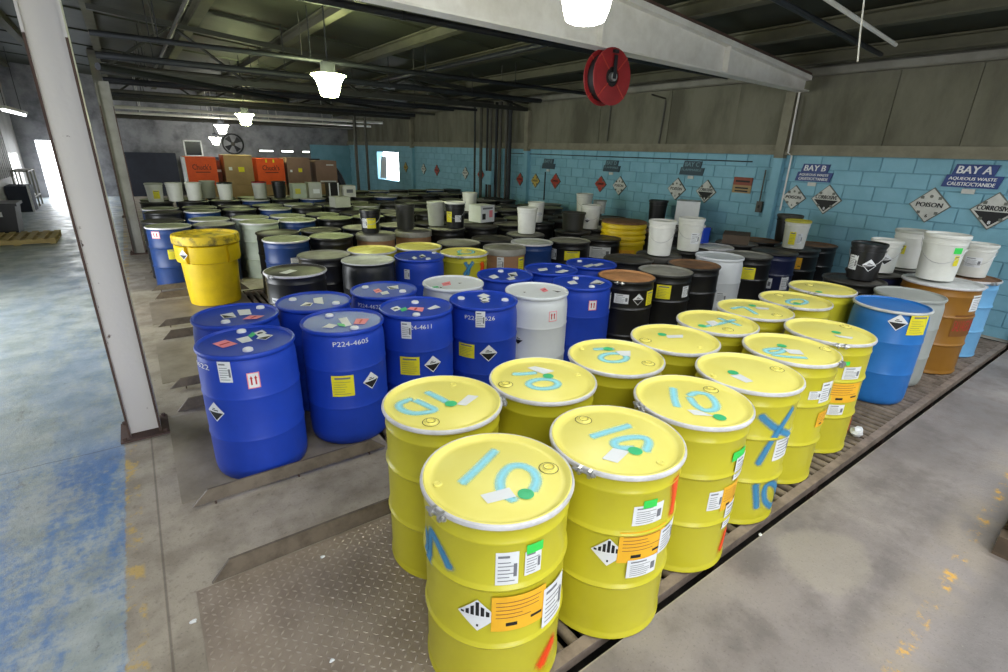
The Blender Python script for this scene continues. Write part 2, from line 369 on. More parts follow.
M_RUST = mat('rusty_edge', rgb(86, 66, 58), .8, col2=rgb(50, 38, 34), scale=9.)
M_GREYSTEEL = mat('grey_painted_steel', rgb(140, 138, 128), .6, col2=rgb(96, 92, 82), scale=3.)
M_DECK = mat('roof_deck', rgb(54, 56, 44), .6, metal=.2, col2=rgb(30, 32, 24), scale=1.3, amount=.8, bump=.1, bscale=18)
M_PURLIN = mat('roof_purlin', rgb(88, 86, 68), .7, col2=rgb(54, 52, 40), scale=2.5)
M_DARKPIPE = mat('dark_pipe', rgb(42, 44, 50), .5, metal=.2, col2=rgb(26, 26, 28))
M_PIPE = mat('grey_pipe', rgb(84, 82, 76), .5, metal=.3, col2=rgb(50, 48, 44))
M_DARKWALL = mat('dark_far_wall', rgb(48, 52, 66), .8, col2=rgb(32, 34, 42), scale=1.5)
M_GREYWALL = mat('grey_far_wall', rgb(158, 158, 164), .85, col2=rgb(92, 92, 98), scale=1.6, amount=.8, lo=.42, hi=.66)
M_SLATWALL = mat('pale_sheet_wall', rgb(176, 174, 172), .6, col2=rgb(128, 126, 124), scale=1.5)
M_STEELPLATE = mat('worn_floor_plate', rgb(158, 148, 132), .5, metal=.1, col2=rgb(120, 110, 96), scale=2.6, amount=.85, bump=.12, bscale=35)
M_TREAD = mat('tread_plate', rgb(164, 150, 136), .45, metal=.15, col2=rgb(128, 114, 102), scale=3.5, amount=.8)
M_LUG = mat('tread_lugs', rgb(178, 166, 152), .35, metal=.25, col2=rgb(134, 122, 108), scale=4.)
M_RAIL = mat('guide_rail_steel', rgb(112, 100, 86), .6, metal=.1, col2=rgb(74, 64, 52), scale=8., amount=.9)
M_ROLLER = mat('roller_steel', rgb(142, 128, 116), .5, metal=.2, col2=rgb(88, 76, 66), scale=9., amount=.9)
M_FRAME = mat('conveyor_frame', rgb(150, 134, 122), .65, metal=.05, col2=rgb(104, 90, 80), scale=8., amount=.9)
M_BLACK = mat('black_ink', rgb(22, 22, 24), .6)
M_WHITE = mat('white_paper', rgb(232, 234, 236), .6, col2=rgb(206, 208, 212), amount=.4)
M_GREY = mat('grey_ink', rgb(120, 122, 128), .6)
M_GREEN = mat('green_label', rgb(60, 220, 90), .6)
M_DOTGREEN = mat('green_dot_paint', rgb(66, 196, 130), .5)
M_ORANGE = mat('amber_label', rgb(246, 186, 40), .6, col2=rgb(224, 160, 30))
M_YLABEL = mat('yellow_label', rgb(240, 228, 40), .6, col2=rgb(214, 200, 40))
M_PINK = mat('pink_label', rgb(244, 150, 160), .6, col2=rgb(232, 110, 120))
M_RED = mat('red_ink', rgb(190, 40, 44), .6)
M_NAVY = mat('sign_blue', rgb(34, 62, 132), .5, col2=rgb(24, 44, 100), amount=.4)
M_WIRE = mat('zinc_wire', rgb(190, 190, 190), .35, metal=.8)
M_PLACARD = mat('placard_white', rgb(214, 214, 208), .6, col2=rgb(170, 170, 164), amount=.5)
M_HOLDER = mat('placard_holder', rgb(110, 112, 104), .5, metal=.3)
M_RUSTSIGN = mat('rust_red_sign', rgb(146, 74, 58), .6, col2=rgb(110, 60, 48))
M_PLACRED = mat('placard_red', rgb(186, 70, 56), .6, col2=rgb(150, 60, 50))
M_PLACYEL = mat('placard_yellow', rgb(206, 178, 90), .6)
M_CARD = mat('brown_cardboard', rgb(176, 146, 108), .85, col2=rgb(146, 118, 86), scale=2., amount=.6)
M_CARD2 = mat('grey_brown_cardboard', rgb(150, 120, 104), .85, col2=rgb(120, 96, 84), scale=2., amount=.6)
M_ORBOX = mat('orange_carton', rgb(240, 92, 32), .6, col2=rgb(216, 72, 22), amount=.5)
M_WOOD = mat('pallet_wood', rgb(186, 164, 110), .8, col2=rgb(140, 118, 72), scale=4., stretch=(1, 6, 6))
M_DARKWOOD = mat('dark_pallet_wood', rgb(92, 78, 64), .85, col2=rgb(54, 44, 36), scale=4.)
M_LIMEBAG = mat('lime_wrap', rgb(196, 196, 60), .5, col2=rgb(160, 160, 44))
M_REEL = mat('red_reel', rgb(150, 38, 42), .45, col2=rgb(104, 24, 28), scale=5.)
M_ROPE = mat('white_rope', rgb(224, 222, 214), .8)
M_LAMPGLASS = emit('lamp_glass', (1.0, 1.0, .86), LAMP_STRENGTH)
M_TUBEGLOW = emit('tube_lamp_glow', (.95, .97, 1.0), 9.)
M_SPRAYCYAN = spray_mat('cyan_spray', rgb(150, 228, 250))
M_SPRAYBLUE = spray_mat('blue_spray', rgb(52, 138, 190))
M_SPRAYRED = spray_mat('orange_red_spray', rgb(255, 74, 24))

# drum colours: name -> (body, lid, ring)
STEEL = lambda n, c, c2, r=.38, s=4., a=.5: mat(n, c, r, col2=c2, scale=s, amount=a, lo=.45, hi=.7)
M_YEL = STEEL('yellow_drum_paint', rgb(200, 191, 46), rgb(186, 176, 40), .33)
M_YELLID = mat('yellow_lid_paint', rgb(243, 233, 128), .42, col2=rgb(234, 220, 100), scale=3., amount=.5)
M_RING = mat('galvanised_ring', rgb(222, 220, 222), .4, metal=.1, col2=rgb(176, 174, 178), scale=12., amount=.6)
M_BLUE = mat('blue_poly', rgb(26, 66, 184), .46, col2=rgb(22, 56, 162), scale=5., amount=.5, bump=.03, bscale=90)
M_LBLUE = mat('light_blue_poly', rgb(38, 116, 196), .4, col2=rgb(30, 100, 176), scale=5.)
M_SKYBLUE = mat('sky_blue_drum', rgb(120, 180, 226), .42, col2=rgb(96, 158, 208))
M_WHITEPOLY = mat('white_poly', rgb(226, 230, 234), .4, col2=rgb(208, 212, 218), scale=3., amount=.5)
M_GREYPOLY = mat('grey_poly', rgb(166, 170, 166), .5, col2=rgb(144, 148, 142), scale=3.)
M_BLACKD = STEEL('black_drum_paint', rgb(26, 26, 28), rgb(40, 38, 36), .35, 5.)
M_BLUEST = STEEL('blue_steel_drum', rgb(28, 60, 118), rgb(22, 46, 92), .4, 5.)
M_NAVYST = STEEL('navy_steel_drum', rgb(34, 40, 74), rgb(24, 28, 56), .35, 5.)
M_FIBRE = mat('brown_fibre', rgb(166, 124, 92), .75, col2=rgb(146, 106, 78), scale=4., stretch=(1, 1, 4))
M_GOLD = STEEL('gold_overpack', rgb(150, 102, 26), rgb(126, 84, 20), .42, 3.)
M_OVER = mat('yellow_overpack_poly', rgb(226, 194, 18), .42, col2=rgb(196, 164, 20), scale=4., amount=.6)
M_OVERDIRT = mat('dirty_overpack_lid', rgb(222, 190, 30), .55, col2=rgb(74, 66, 34), scale=7., amount=.9, lo=.48, hi=.62)
M_LGREEN = mat('pale_green_drum', rgb(176, 186, 168), .5, col2=rgb(150, 160, 140))
L_GREY = mat('dusty_grey_lid', rgb(158, 156, 148), .6, col2=rgb(112, 108, 98), scale=4., amount=.8)
L_RUST = mat('rust_brown_lid', rgb(140, 104, 72), .7, col2=rgb(96, 66, 44), scale=5., amount=.9)
L_ORANGE = mat('orange_brown_lid', rgb(196, 142, 96), .65, col2=rgb(156, 108, 70), scale=5., amount=.8)
L_BLACK = mat('black_lid', rgb(52, 50, 48), .5, col2=rgb(84, 80, 72), scale=5., amount=.8)
L_GREEN = mat('dusty_green_lid', rgb(150, 154, 128), .65, col2=rgb(112, 116, 92), scale=4., amount=.8)
L_PALE = mat('pale_lid', rgb(206, 208, 206), .5, col2=rgb(160, 160, 156), scale=5., amount=.7)
R_BLACK = mat('black_ring', rgb(46, 46, 46), .35, metal=.3, col2=rgb(80, 78, 74), scale=9., amount=.6)

# ------------------------------------------------------------------ floor
LANES = [(1.00, 2.37), (3.06, 4.40), (5.02, 6.30), (6.90, 8.10), (8.68, 9.88), (10.5, 11.7)]   # near and far edge of each lane in Y
PITX = [(1.02, 8.55), (1.20, 8.55), (1.24, 8.55), (1.05, 8.55)]
PITZ = -.24
def floor_material():
    m = D.materials.new('worn_painted_concrete'); m.use_nodes = True
    nt = m.node_tree; N = nt.nodes; Lk = nt.links
    b = N['Principled BSDF']
    geo = N.new('ShaderNodeTexCoord'); sep = N.new('ShaderNodeSeparateXYZ'); Lk.new(geo.outputs['Object'], sep.inputs[0])
    def math_(op, a, c=None, d=None):
        n = N.new('ShaderNodeMath'); n.operation = op
        for i, v in enumerate((a, c, d)):
            if v is None: continue
            if isinstance(v, (int, float)): n.inputs[i].default_value = v
            else: Lk.new(v, n.inputs[i])
        return n.outputs[0]
    def noise(scale, detail=5, rough=.6, stretch=None, off=(0, 0, 0)):
        n = N.new('ShaderNodeTexNoise'); n.inputs['Scale'].default_value = scale; n.inputs['Detail'].default_value = detail; n.inputs['Roughness'].default_value = rough
        mp = N.new('ShaderNodeMapping'); Lk.new(geo.outputs['Object'], mp.inputs[0]); mp.inputs['Location'].default_value = off
        if stretch: mp.inputs['Scale'].default_value = stretch
        Lk.new(mp.outputs[0], n.inputs['Vector'])
        return n.outputs['Fac']
    def ramp(v, a, c, o0=0., o1=1.):
        n = N.new('ShaderNodeMapRange'); n.interpolation_type = 'SMOOTHSTEP'
        n.inputs['From Min'].default_value = a; n.inputs['From Max'].default_value = c; n.inputs['To Min'].default_value = o0; n.inputs['To Max'].default_value = o1
        Lk.new(v, n.inputs['Value']); return n.outputs[0]
    def mix(f, A, B):
        n = N.new('ShaderNodeMix'); n.data_type = 'RGBA'
        if isinstance(f, float): n.inputs['Factor'].default_value = f
        else: Lk.new(f, n.inputs['Factor'])
        for k, v in (('A', A), ('B', B)):
            if isinstance(v, tuple): n.inputs[k].default_value = (*v, 1)
            else: Lk.new(v, n.inputs[k])
        return n.outputs['Result']
    X, Y = sep.outputs[0], sep.outputs[1]
    big = noise(.9); med = noise(3.5, 6); fine = noise(22, 4); streak = noise(2.2, 7, .7, (1, .28, 1)); grit = noise(75, 3, .7)
    # lanes and walkways: tan dusty concrete
    tan = mix(ramp(med, .35, .7), rgb(176, 166, 151), rgb(142, 132, 118))
    tan = mix(ramp(fine, .55, .8, 0, .5), tan, rgb(88, 78, 66))
    # floor right of the first conveyor: grey concrete
    grey = mix(ramp(big, .35, .65), rgb(152, 143, 140), rgb(126, 118, 115))
    grey = mix(ramp(med, .42, .7, 0, .6), grey, rgb(102, 95, 93))
    pale = math_('MULTIPLY', ramp(noise(1.1, 6, .7, None, (3, 5, 0)), .52, .68), .5)
    grey = mix(pale, grey, rgb(168, 160, 155))
    # repaired pale patch
    dx = math_('MULTIPLY', math_('SUBTRACT', X, 2.75), 3.4); dy = math_('MULTIPLY', math_('SUBTRACT', Y, .70), 4.4)
    rot = math_('ADD', math_('MULTIPLY', dx, dx), math_('MULTIPLY', dy, dy))
    rot = math_('ADD', rot, math_('MULTIPLY', math_('SUBTRACT', med, .5), 1.6))
    grey = mix(ramp(rot, .6, 1.15, .55, 0.), grey, rgb(166, 157, 145))
    # worn yellow line along the right floor
    d = math_('ABSOLUTE', math_('SUBTRACT', Y, math_('ADD', math_('MULTIPLY', X, .033), .16)))
    ylw = math_('MULTIPLY', ramp(d, .015, .04, .85, 0.), ramp(noise(9., 6, .75), .50, .62))
    worn = math_('MULTIPLY', ramp(d, .06, .2, .55, 0.), ramp(med, .4, .6))
    grey = mix(worn, grey, rgb(168, 156, 142))
    grey = mix(ylw, grey, rgb(224, 172, 60))
    # darker concrete beyond the yellow line
    grey = mix(ramp(Y, .08, .22, .55, 0.), grey, rgb(98, 94, 94))
    # aisle on the left: worn blue paint over grey-green concrete
    aisle = mix(ramp(med, .35, .68), rgb(182, 189, 188), rgb(146, 155, 154))
    bl = math_('ADD', streak, math_('MULTIPLY', math_('SUBTRACT', fine, .5), .35))
    near = math_('MULTIPLY', ramp(Y, 3.7, 4.4, 1., .4), ramp(X, -1.6, -.45, .6, 1.))
    bluep = math_('MULTIPLY', ramp(bl, .40, .60), near)
    aisle = mix(math_('MULTIPLY', bluep, .85), aisle, rgb(70, 122, 186))
    aisle = mix(ramp(noise(5., 7, .75, None, (9, 1, 0)), .56, .68, 0, .6), aisle, rgb(176, 178, 174))
    aisle = mix(ramp(noise(9., 7, .75, (1, .5, 1), (2, 7, 0)), .58, .70, 0, .55), aisle, rgb(86, 80, 76))
    # yellow paint traces at the aisle edge
    e = math_('ABSOLUTE', math_('SUBTRACT', X, -.34))
    ye = math_('MULTIPLY', ramp(e, .03, .05, 1., 0.), ramp(noise(7., 5, .7, None, (4, 4, 4)), .50, .60, 0., .7))
    tan = mix(ye, tan, rgb(206, 170, 80))
    edge = math_('ADD', X, math_('MULTIPLY', math_('SUBTRACT', fine, .5), .05))
    c = mix(ramp(edge, -.39, -.37), aisle, tan)
    c = mix(ramp(Y, .99, 1.0, 1., 0.), c, grey)
    # left of X = -.38 stays aisle at any Y
    c = mix(ramp(edge, -.39, -.37, 1., 0.), c, aisle)
    # cracks and slab joints
    jn = math_('MINIMUM', math_('ABSOLUTE', math_('SUBTRACT', math_('ADD', Y, math_('MULTIPLY', med, .06)), 4.10)), math_('ADD', math_('ABSOLUTE', math_('ADD', X, .22)), ramp(Y, 4.2, 4.4, 0., 1.)))
    jn = math_('ADD', jn, ramp(X, .0, .2, 0., 1.))
    c = mix(ramp(jn, .002, .009, .5, 0.), c, rgb(62, 52, 44))
    c = mix(ramp(grit, .55, .75, 0., .45), c, rgb(70, 64, 60))
    c = mix(ramp(noise(48, 3, .7, None, (1, 2, 3)), .6, .75, 0., .35), c, rgb(168, 162, 154))
    Lk.new(c, b.inputs['Base Color'])
    rr = math_('ADD', ramp(med, .3, .7, .36, .62), ramp(X, -.5, -.3, -.08, .06))
    Lk.new(rr, b.inputs['Roughness'])
    bp = N.new('ShaderNodeBump'); bp.inputs['Strength'].default_value = .25; bp.inputs['Distance'].default_value = .01
    Lk.new(math_('ADD', fine, math_('MULTIPLY', grit, .5)), bp.inputs['Height']); Lk.new(bp.outputs[0], b.inputs['Normal'])
    return m
M_FLOOR = floor_material()
def build_floor():
    xs = sorted({XL - .2, XR + .3} | {p for q in PITX for p in q})
    ys = sorted({Y0R - 4., YB + 6.} | {p for q in LANES[:4] for p in q})
    def z(i, j):
        if i < 0 or j < 0 or i >= len(xs) - 1 or j >= len(ys) - 1: return None
        cx = (xs[i] + xs[i + 1]) / 2; cy = (ys[j] + ys[j + 1]) / 2
        for (a, b_), (c, d) in zip(LANES[:4], PITX):
            if a < cy < b_ and c < cx < d: return PITZ
        return 0.
    mb = MB()
    for i in range(len(xs) - 1):
        for j in range(len(ys) - 1):
            h = z(i, j)
            mb.add([(xs[i], ys[j], h), (xs[i + 1], ys[j], h), (xs[i + 1], ys[j + 1], h), (xs[i], ys[j + 1], h)], [(0, 1, 2, 3)])
            r = z(i + 1, j)
            if r is not None and r != h:
                mb.add([(xs[i + 1], ys[j], h), (xs[i + 1], ys[j + 1], h), (xs[i + 1], ys[j + 1], r), (xs[i + 1], ys[j], r)], [(0, 1, 2, 3)])
            t = z(i, j + 1)
            if t is not None and t != h:
                mb.add([(xs[i], ys[j + 1], h), (xs[i + 1], ys[j + 1], h), (xs[i + 1], ys[j + 1], t), (xs[i], ys[j + 1], t)], [(0, 1, 2, 3)])
    me = D.meshes.new('floor'); me.from_pydata(mb.v, [], mb.f); me.materials.append(M_FLOOR)
    me.materials.append(mat('pit_grime_shade', rgb(40, 36, 32), .9, col2=rgb(66, 58, 50), scale=14., amount=.8))  # dirt and the pit's shade both put into this dark colour
    me.polygons.foreach_set('material_index', [1 if min(mb.v[i][2] for i in f) < -.01 else 0 for f in mb.f]); me.update()
    return struct(put('floor', me), 'worn concrete warehouse floor with blue paint in the aisle')
build_floor()

# ------------------------------------------------------------------ walls
BT = 2.14          # top of the blue block work
def roof_z(x): return 3.44 + (XR - x) / 12.
mb = MB()
GAP = (19.4, 21.6, .80, 1.90)      # bright opening in the block wall
mb.box(XR + .012, XR + .3, Y0R, GAP[0], -.2, BT); mb.box(XR + .012, XR + .3, GAP[1], YB, -.2, BT)
mb.box(XR + .012, XR + .3, GAP[0], GAP[1], -.2, GAP[2]); mb.box(XR + .012, XR + .3, GAP[0], GAP[1], GAP[3], BT)
struct(MB().prism([(XR - .24, 0), (XR - .003, 0), (XR - .003, .26), (XR - .20, .26), (XR - .24, .2)], 'y', -2.5, .97).build('concrete_curb', mat('pale_curb', rgb(178, 176, 170), .8), smooth=False), 'pale concrete curb at the foot of the blue wall')
wall_right = struct(mb.build('wall_right', M_MORTAR, smooth=False), 'long wall of painted light blue concrete blocks')
bl = MB(); g = .0035; bv = .005; bw, bh = .40, .2
def block_geo(mb_, y, z, w=bw, h=bh):
    a, b_, c, d = y + g, y + w - g, z + g, z + h - g
    x0, x1 = XR, XR + .02
    v = [(x1, a, c), (x1, b_, c), (x1, b_, d), (x1, a, d), (x0, a + bv, c + bv), (x0, b_ - bv, c + bv), (x0, b_ - bv, d - bv), (x0, a + bv, d - bv)]
    mb_.add(v, [(4, 5, 6, 7), (0, 1, 5, 4), (1, 2, 6, 5), (2, 3, 7, 6), (3, 0, 4, 7)])
block_geo(bl, 0, 0)
blk = bl.mesh('block', M_BLOCK, smooth=False)
rest = MB(); nblk = 0
for k in range(11):
    zz = BT - (k + 1) * bh
    if zz < -.09: break
    y = Y0R + (k % 2) * .2
    while y < YB - .3:
        if not (GAP[0] - .35 < y < GAP[1] and GAP[2] - .18 < zz < GAP[3]):
            if k < 7 and .9 < y < 17 and nblk < 300:
                o = put('block', blk, wall_right, (random.uniform(-.003, .002), y, zz)); nblk += 1
            else:
                block_geo(rest, y, zz)
        y += bw
stuff(rest.build('block_work', M_BLOCK, wall_right, smooth=False))
# concrete sill, precast panels and eave channel above the blocks
struct(MB().box(XR - .10, XR + .3, Y0R, YB, BT, BT + .06).box(XR - .06, XR + .3, Y0R, YB, BT + .06, BT + .15).build('trim_1', M_SILL, smooth=False), 'pale concrete sill on top of the blue wall')
up_ = struct(MB().box(XR + .06, XR + .3, Y0R, YB, BT + .15, 3.6).build('wall_right_upper', mat('joint_dark', rgb(84, 82, 70), .9), smooth=False), 'upper wall of stained grey concrete panels')
joints = [Y0R, -2.2, -.2, 1.35, 2.2, 3.06, 4.42, 5.35, 6.75, 8.6, 10.4, 12.3, 14.2, 16.1, 18., 19.9, 21.8, 23.5, YB]
for a, b_ in zip(joints, joints[1:]):
    MB().box(XR - random.uniform(-.012, .012), XR + .08, a + .004, b_ - .004, BT + .15, 3.55).build('panel', M_PRECAST, up_, smooth=False)
struct(MB().prism([(XR - .16, 3.27), (XR - .14, 3.25), (XR, 3.25), (XR, 3.37), (XR - .14, 3.37), (XR - .16, 3.35)], 'y', Y0R, YB).build('trim_2', M_GREYSTEEL, smooth=False), 'grey steel eave channel along the wall top')
# back wall with aisle door, left wall, wall behind the camera with dock doors
AD = (-2.55, -.95, 1.95)
bw_ = MB().box(XL - .2, AD[0], YB, YB + .2, 0, 5).box(AD[1], XR + .3, YB, YB + .2, 0, 5).box(AD[0], AD[1], YB, YB + .2, AD[2], 5).build('wall_back', M_GREYWALL, smooth=False)
struct(bw_, 'grey far wall with a bright open door at the aisle end')
# daylight windows high in the far wall and a window with white frame
def framed_window(name, x0, x1, z0, z1, y, label, pane, frame=M_WHITE):
    o = struct(MB().box(x0, x1, y - .05, y, z0, z0 + .05).box(x0, x1, y - .05, y, z1 - .05, z1).box(x0, x0 + .05, y - .05, y, z0, z1).box(x1 - .05, x1, y - .05, y, z0, z1).build(name, frame, smooth=False), label)
    MB().box(x0 + .05, x1 - .05, y - .02, y, z0 + .05, z1 - .05).build('pane', pane, o, smooth=False)
    return o
M_DARKPANE = mat('dark_pane', rgb(30, 36, 48), .2)
M_DAYPANE = emit('daylit_pane', (.95, .98, 1.), 5.)
framed_window('window_1', 1.95, 2.6, 1.5, 2.12, YB, 'dark window with white frame in the far wall', M_DARKPANE)
for i, (a, b_) in enumerate(((4.7, 5.35), (5.6, 6.2), (6.5, 6.9))):
    framed_window('window_%d' % (i + 2), a, b_, 1.7, 1.86, YB, ('narrow bright window above the second orange box', 'narrow bright window above the grey brown box', 'narrow bright window above the smallest brown box')[i], M_DAYPANE, M_GREYSTEEL)
MB().box(-.3, 1.6, YB - .35, YB - .25, 0, 1.62).box(1.75, 7.2, YB - .3, YB - .25, 0, 1.5).build('wall_back_panel', M_DARKWALL, bw_, smooth=False)
MB().box(6.9, XR, YB - .06, YB - .001, 0, 2.1).build('blue_panel', M_BLOCK, bw_, smooth=False)
lw = struct(MB().box(XL - .2, XL, Y0R, SIDE_DOOR[0], 0, 5).box(XL - .2, XL, SIDE_DOOR[1], 22.6, 0, 5).box(XL - .2, XL, SIDE_DOOR[0], SIDE_DOOR[1], SIDE_DOOR[2], 5).box(XL - .2, XL, 24.3, YB, 0, 5).box(XL - .2, XL, 22.6, 24.3, 0, .35).box(XL - .2, XL, 22.6, 24.3, 1.55, 5).build('wall_left', M_SLATWALL, smooth=False), 'pale sheet wall on the far side of the aisle')
y = 18.6
slat = MB().box(XL, XL + .035, 0, .11, .9, 3.2).mesh('slat', M_SLATWALL, smooth=False)
while y < 22.4:
    put('slat', slat, lw, (0, y, 0)); y += .3
fr = MB(); last = XL - .2
for a, b_ in DOCKS:
    fr.box(last, a, Y0R - .2, Y0R, 0, 5); fr.box(a, b_, Y0R - .2, Y0R, DOCK_H, 5); last = b_
fr.box(last, XR + .3, Y0R - .2, Y0R, 0, 5)
struct(fr.build('wall_front', M_SLATWALL, smooth=False), 'dock wall with open loading doors')
# roof deck
rf = MB()
x0, x1 = XL - .2, XR + .3
def deck(xa, xb, ya, yb):
    rf.add([(xa, ya, roof_z(xa)), (xb, ya, roof_z(xb)), (xb, yb, roof_z(xb)), (xa, yb, roof_z(xa)),
            (xa, ya, roof_z(xa) + .1), (xb, ya, roof_z(xb) + .1), (xb, yb, roof_z(xb) + .1), (xa, yb, roof_z(xa) + .1)],
           [(0, 1, 2, 3), (7, 6, 5, 4), (0, 4, 5, 1), (1, 5, 6, 2), (2, 6, 7, 3), (3, 7, 4, 0)])
deck(x0, x1, Y0R - .2, SKY_Y[0]); deck(x0, x1, SKY_Y[1], YB + .2)
lastx = x0
for a, b_ in SKY_X:
    deck(lastx, a, SKY_Y[0], SKY_Y[1]); lastx = b_
deck(lastx, x1, SKY_Y[0], SKY_Y[1])
ceiling = struct(rf.build('ceiling', M_DECK, smooth=False), 'dark metal roof deck sloping to the blue wall')
for px_ in (8.05, 6.8, 5.5, 4.2, 2.75, 1.3, -.1, -1.5, -2.7):
    zt = roof_z(px_) - .008; wd = .075
    pr = MB().prism([(px_ - wd, zt), (px_ + wd, zt), (px_ + wd, zt - .02), (px_ + .02, zt - .03), (px_ + .02, zt - .13), (px_ + wd, zt - .14), (px_ + wd, zt - .16), (px_ - wd, zt - .16), (px_ - wd, zt - .14), (px_ - .02, zt - .13), (px_ - .02, zt - .03), (px_ - wd, zt - .02)], 'y', Y0R, YB)
    pr.build('purlin', M_PURLIN, ceiling, smooth=False)
# deck ribs
for k in range(10):
    yy = 1.1 + k * 2.3
    MB().add([(XL, yy, roof_z(XL)), (XR, yy, roof_z(XR)), (XR, yy + .05, roof_z(XR)), (XL, yy + .05, roof_z(XL)), (XL, yy + .025, roof_z(XL) - .025), (XR, yy + .025, roof_z(XR) - .025)],
             [(0, 1, 5, 4), (4, 5, 2, 3), (0, 4, 3), (1, 2, 5)]).build('deck_rib', M_DECK, ceiling, smooth=False)

# ------------------------------------------------------------------ steel frame: columns, cross beams
def i_column(x, y, h, m, label):
    o = empty('trim_column', (x, y, 0)); o.name = 'steel_column'
    w = .10; d = .11
    for s in (-1, 1):
        x_ = s * (w - .007); fl = MB().box(x_ - .007, x_ + .007, -d, d, .014, h).build('flange', m, o, smooth=False)
        MB().box(x_ - .0072, x_ + .0072, -d - .001, -d + .002, .014, min(h, 2.6)).build('rusty_edge', M_RUST, fl, smooth=False)
    MB().box(-w + .014, w - .014, -.05, -.04, .014, h).build('web', m, o, smooth=False)
    bp_ = MB().box(-.15, .15, -.16, .16, 0, .014).build('base_plate', M_RUST, o, smooth=False)
    for a in (-1, 1):
        for b_ in (-1, 1):
            MB().lathe([(0, .035), (.014, .035), (.014, .014), (0, .014)], 6, a * .125, b_ * .135).build('anchor_bolt', M_RUST, bp_)
    o['kind'] = 'structure'; o['label'] = label
    return o
i_column(-.25, 4.25, roof_z(-.25), M_CHIP, 'chipped white steel column beside the blue drums')
i_column(-.12, 11.95, 3.0, M_GREYSTEEL, 'grey steel column further down the aisle')
i_column(-.25, 18.0, roof_z(-.25), M_GREYSTEEL, 'grey steel column near the end of the aisle')
i_column(-.25, -2.6, roof_z(-.25), M_CHIP, 'white steel column behind the viewpoint')
def cross_beam(y, m, label, zb=3.06):
    o = empty('roof_beam', (0, y, 0))
    xa, xb = -.13, XR - .12
    def slab(y0, y1, d0, d1, bottom=False):
        b0, b1 = (zb + .05 if not bottom else zb + .05), zb
        v = []
        for yy in (y0, y1):
            v += [(xa, yy, d0(xa)), (xb, yy, d0(xb)), (xb, yy, d1(xb)), (xa, yy, d1(xa))]
        return MB().add(v, [(0, 1, 2, 3), (7, 6, 5, 4), (0, 4, 5, 1), (1, 5, 6, 2), (2, 6, 7, 3), (3, 7, 4, 0)])
    bot = lambda x: zb + .09 * (xb - x) / (xb - xa)
    top = lambda x: roof_z(x) - .18
    slab(-.008, .008, bot, top).build('web', m, o, smooth=False)
    slab(-.09, .09, lambda x: bot(x) - .018, bot).build('bottom_flange', m, o, smooth=False)
    slab(-.09, .09, lambda x: top(x) - .075, lambda x: top(x) - .012).build('top_flange', m, o, smooth=False)
    slab(-.10, .10, lambda x: top(x) - .012, lambda x: top(x) + .016).build('rusty_top_plate', M_RUST, o, smooth=False)
    for xs_ in (1.9, 4.15, 6.4):
        MB().box(xs_ - .008, xs_ + .008, -.085, .085, bot(xs_), top(xs_) - .075).build('stiffener', m, o, smooth=False)
    o['kind'] = 'structure'; o['label'] = label
    return o
cross_beam(4.25, M_WHITESTEEL, 'white steel roof beam crossing above the yellow drums')
def truss(y, label, zb=3.04):
    o = empty('roof_truss', (0, y, 0)); xa, xb = -.1, XR - .12
    top = lambda x: roof_z(x) - .24
    MB().box(xa, xb, -.05, .05, zb, zb + .09).build('bottom_chord', M_DARKSTEEL, o, smooth=False)
    v = [(x, yy, top(x) + dz) for yy in (-.06, .06) for x, dz in ((xa, 0), (xb, 0), (xb, .08), (xa, .08))]
    MB().add(v, [(0, 1, 2, 3), (7, 6, 5, 4), (0, 4, 5, 1), (1, 5, 6, 2), (2, 6, 7, 3), (3, 7, 4, 0)]).build('top_chord', M_DARKSTEEL, o, smooth=False)
    n = 4; s = (xb - xa) / n
    for i in range(n):
        a = xa + i * s
        MB().tube([(a, 0, zb + .05), (a + s / 2, 0, top(a + s / 2) + .03)], .026, 6).build('diagonal', M_DARKSTEEL, o)
        MB().tube([(a + s / 2, 0, top(a + s / 2) + .03), (a + s, 0, zb + .05)], .026, 6).build('diagonal', M_DARKSTEEL, o)
    o['kind'] = 'structure'; o['label'] = label
M_DARKSTEEL = mat('dark_truss_steel', rgb(44, 44, 40), .6, col2=rgb(26, 26, 24))
truss(11.1, 'dark open steel truss over the middle of the hall')
truss(18.0, 'dark open steel truss near the far wall')
for yy, hh in ((4.42, 3.06), (11.1, 3.06), (18., 3.06)):
    o = MB().box(XR - .13, XR - .01, yy - .075, yy + .075, BT - .05, hh).build('pilaster', M_SILL, smooth=False)
    struct(o, {4.42: 'concrete pilaster carrying the white beam', 11.1: 'pilaster behind the upright pipes', 18.: 'far pilaster on the blue wall'}[yy])
    MB().box(XR - .11, XR - .005, yy - .07, yy + .07, 0, BT - .05).build('lower_shaft', M_BLOCK, o, smooth=False)
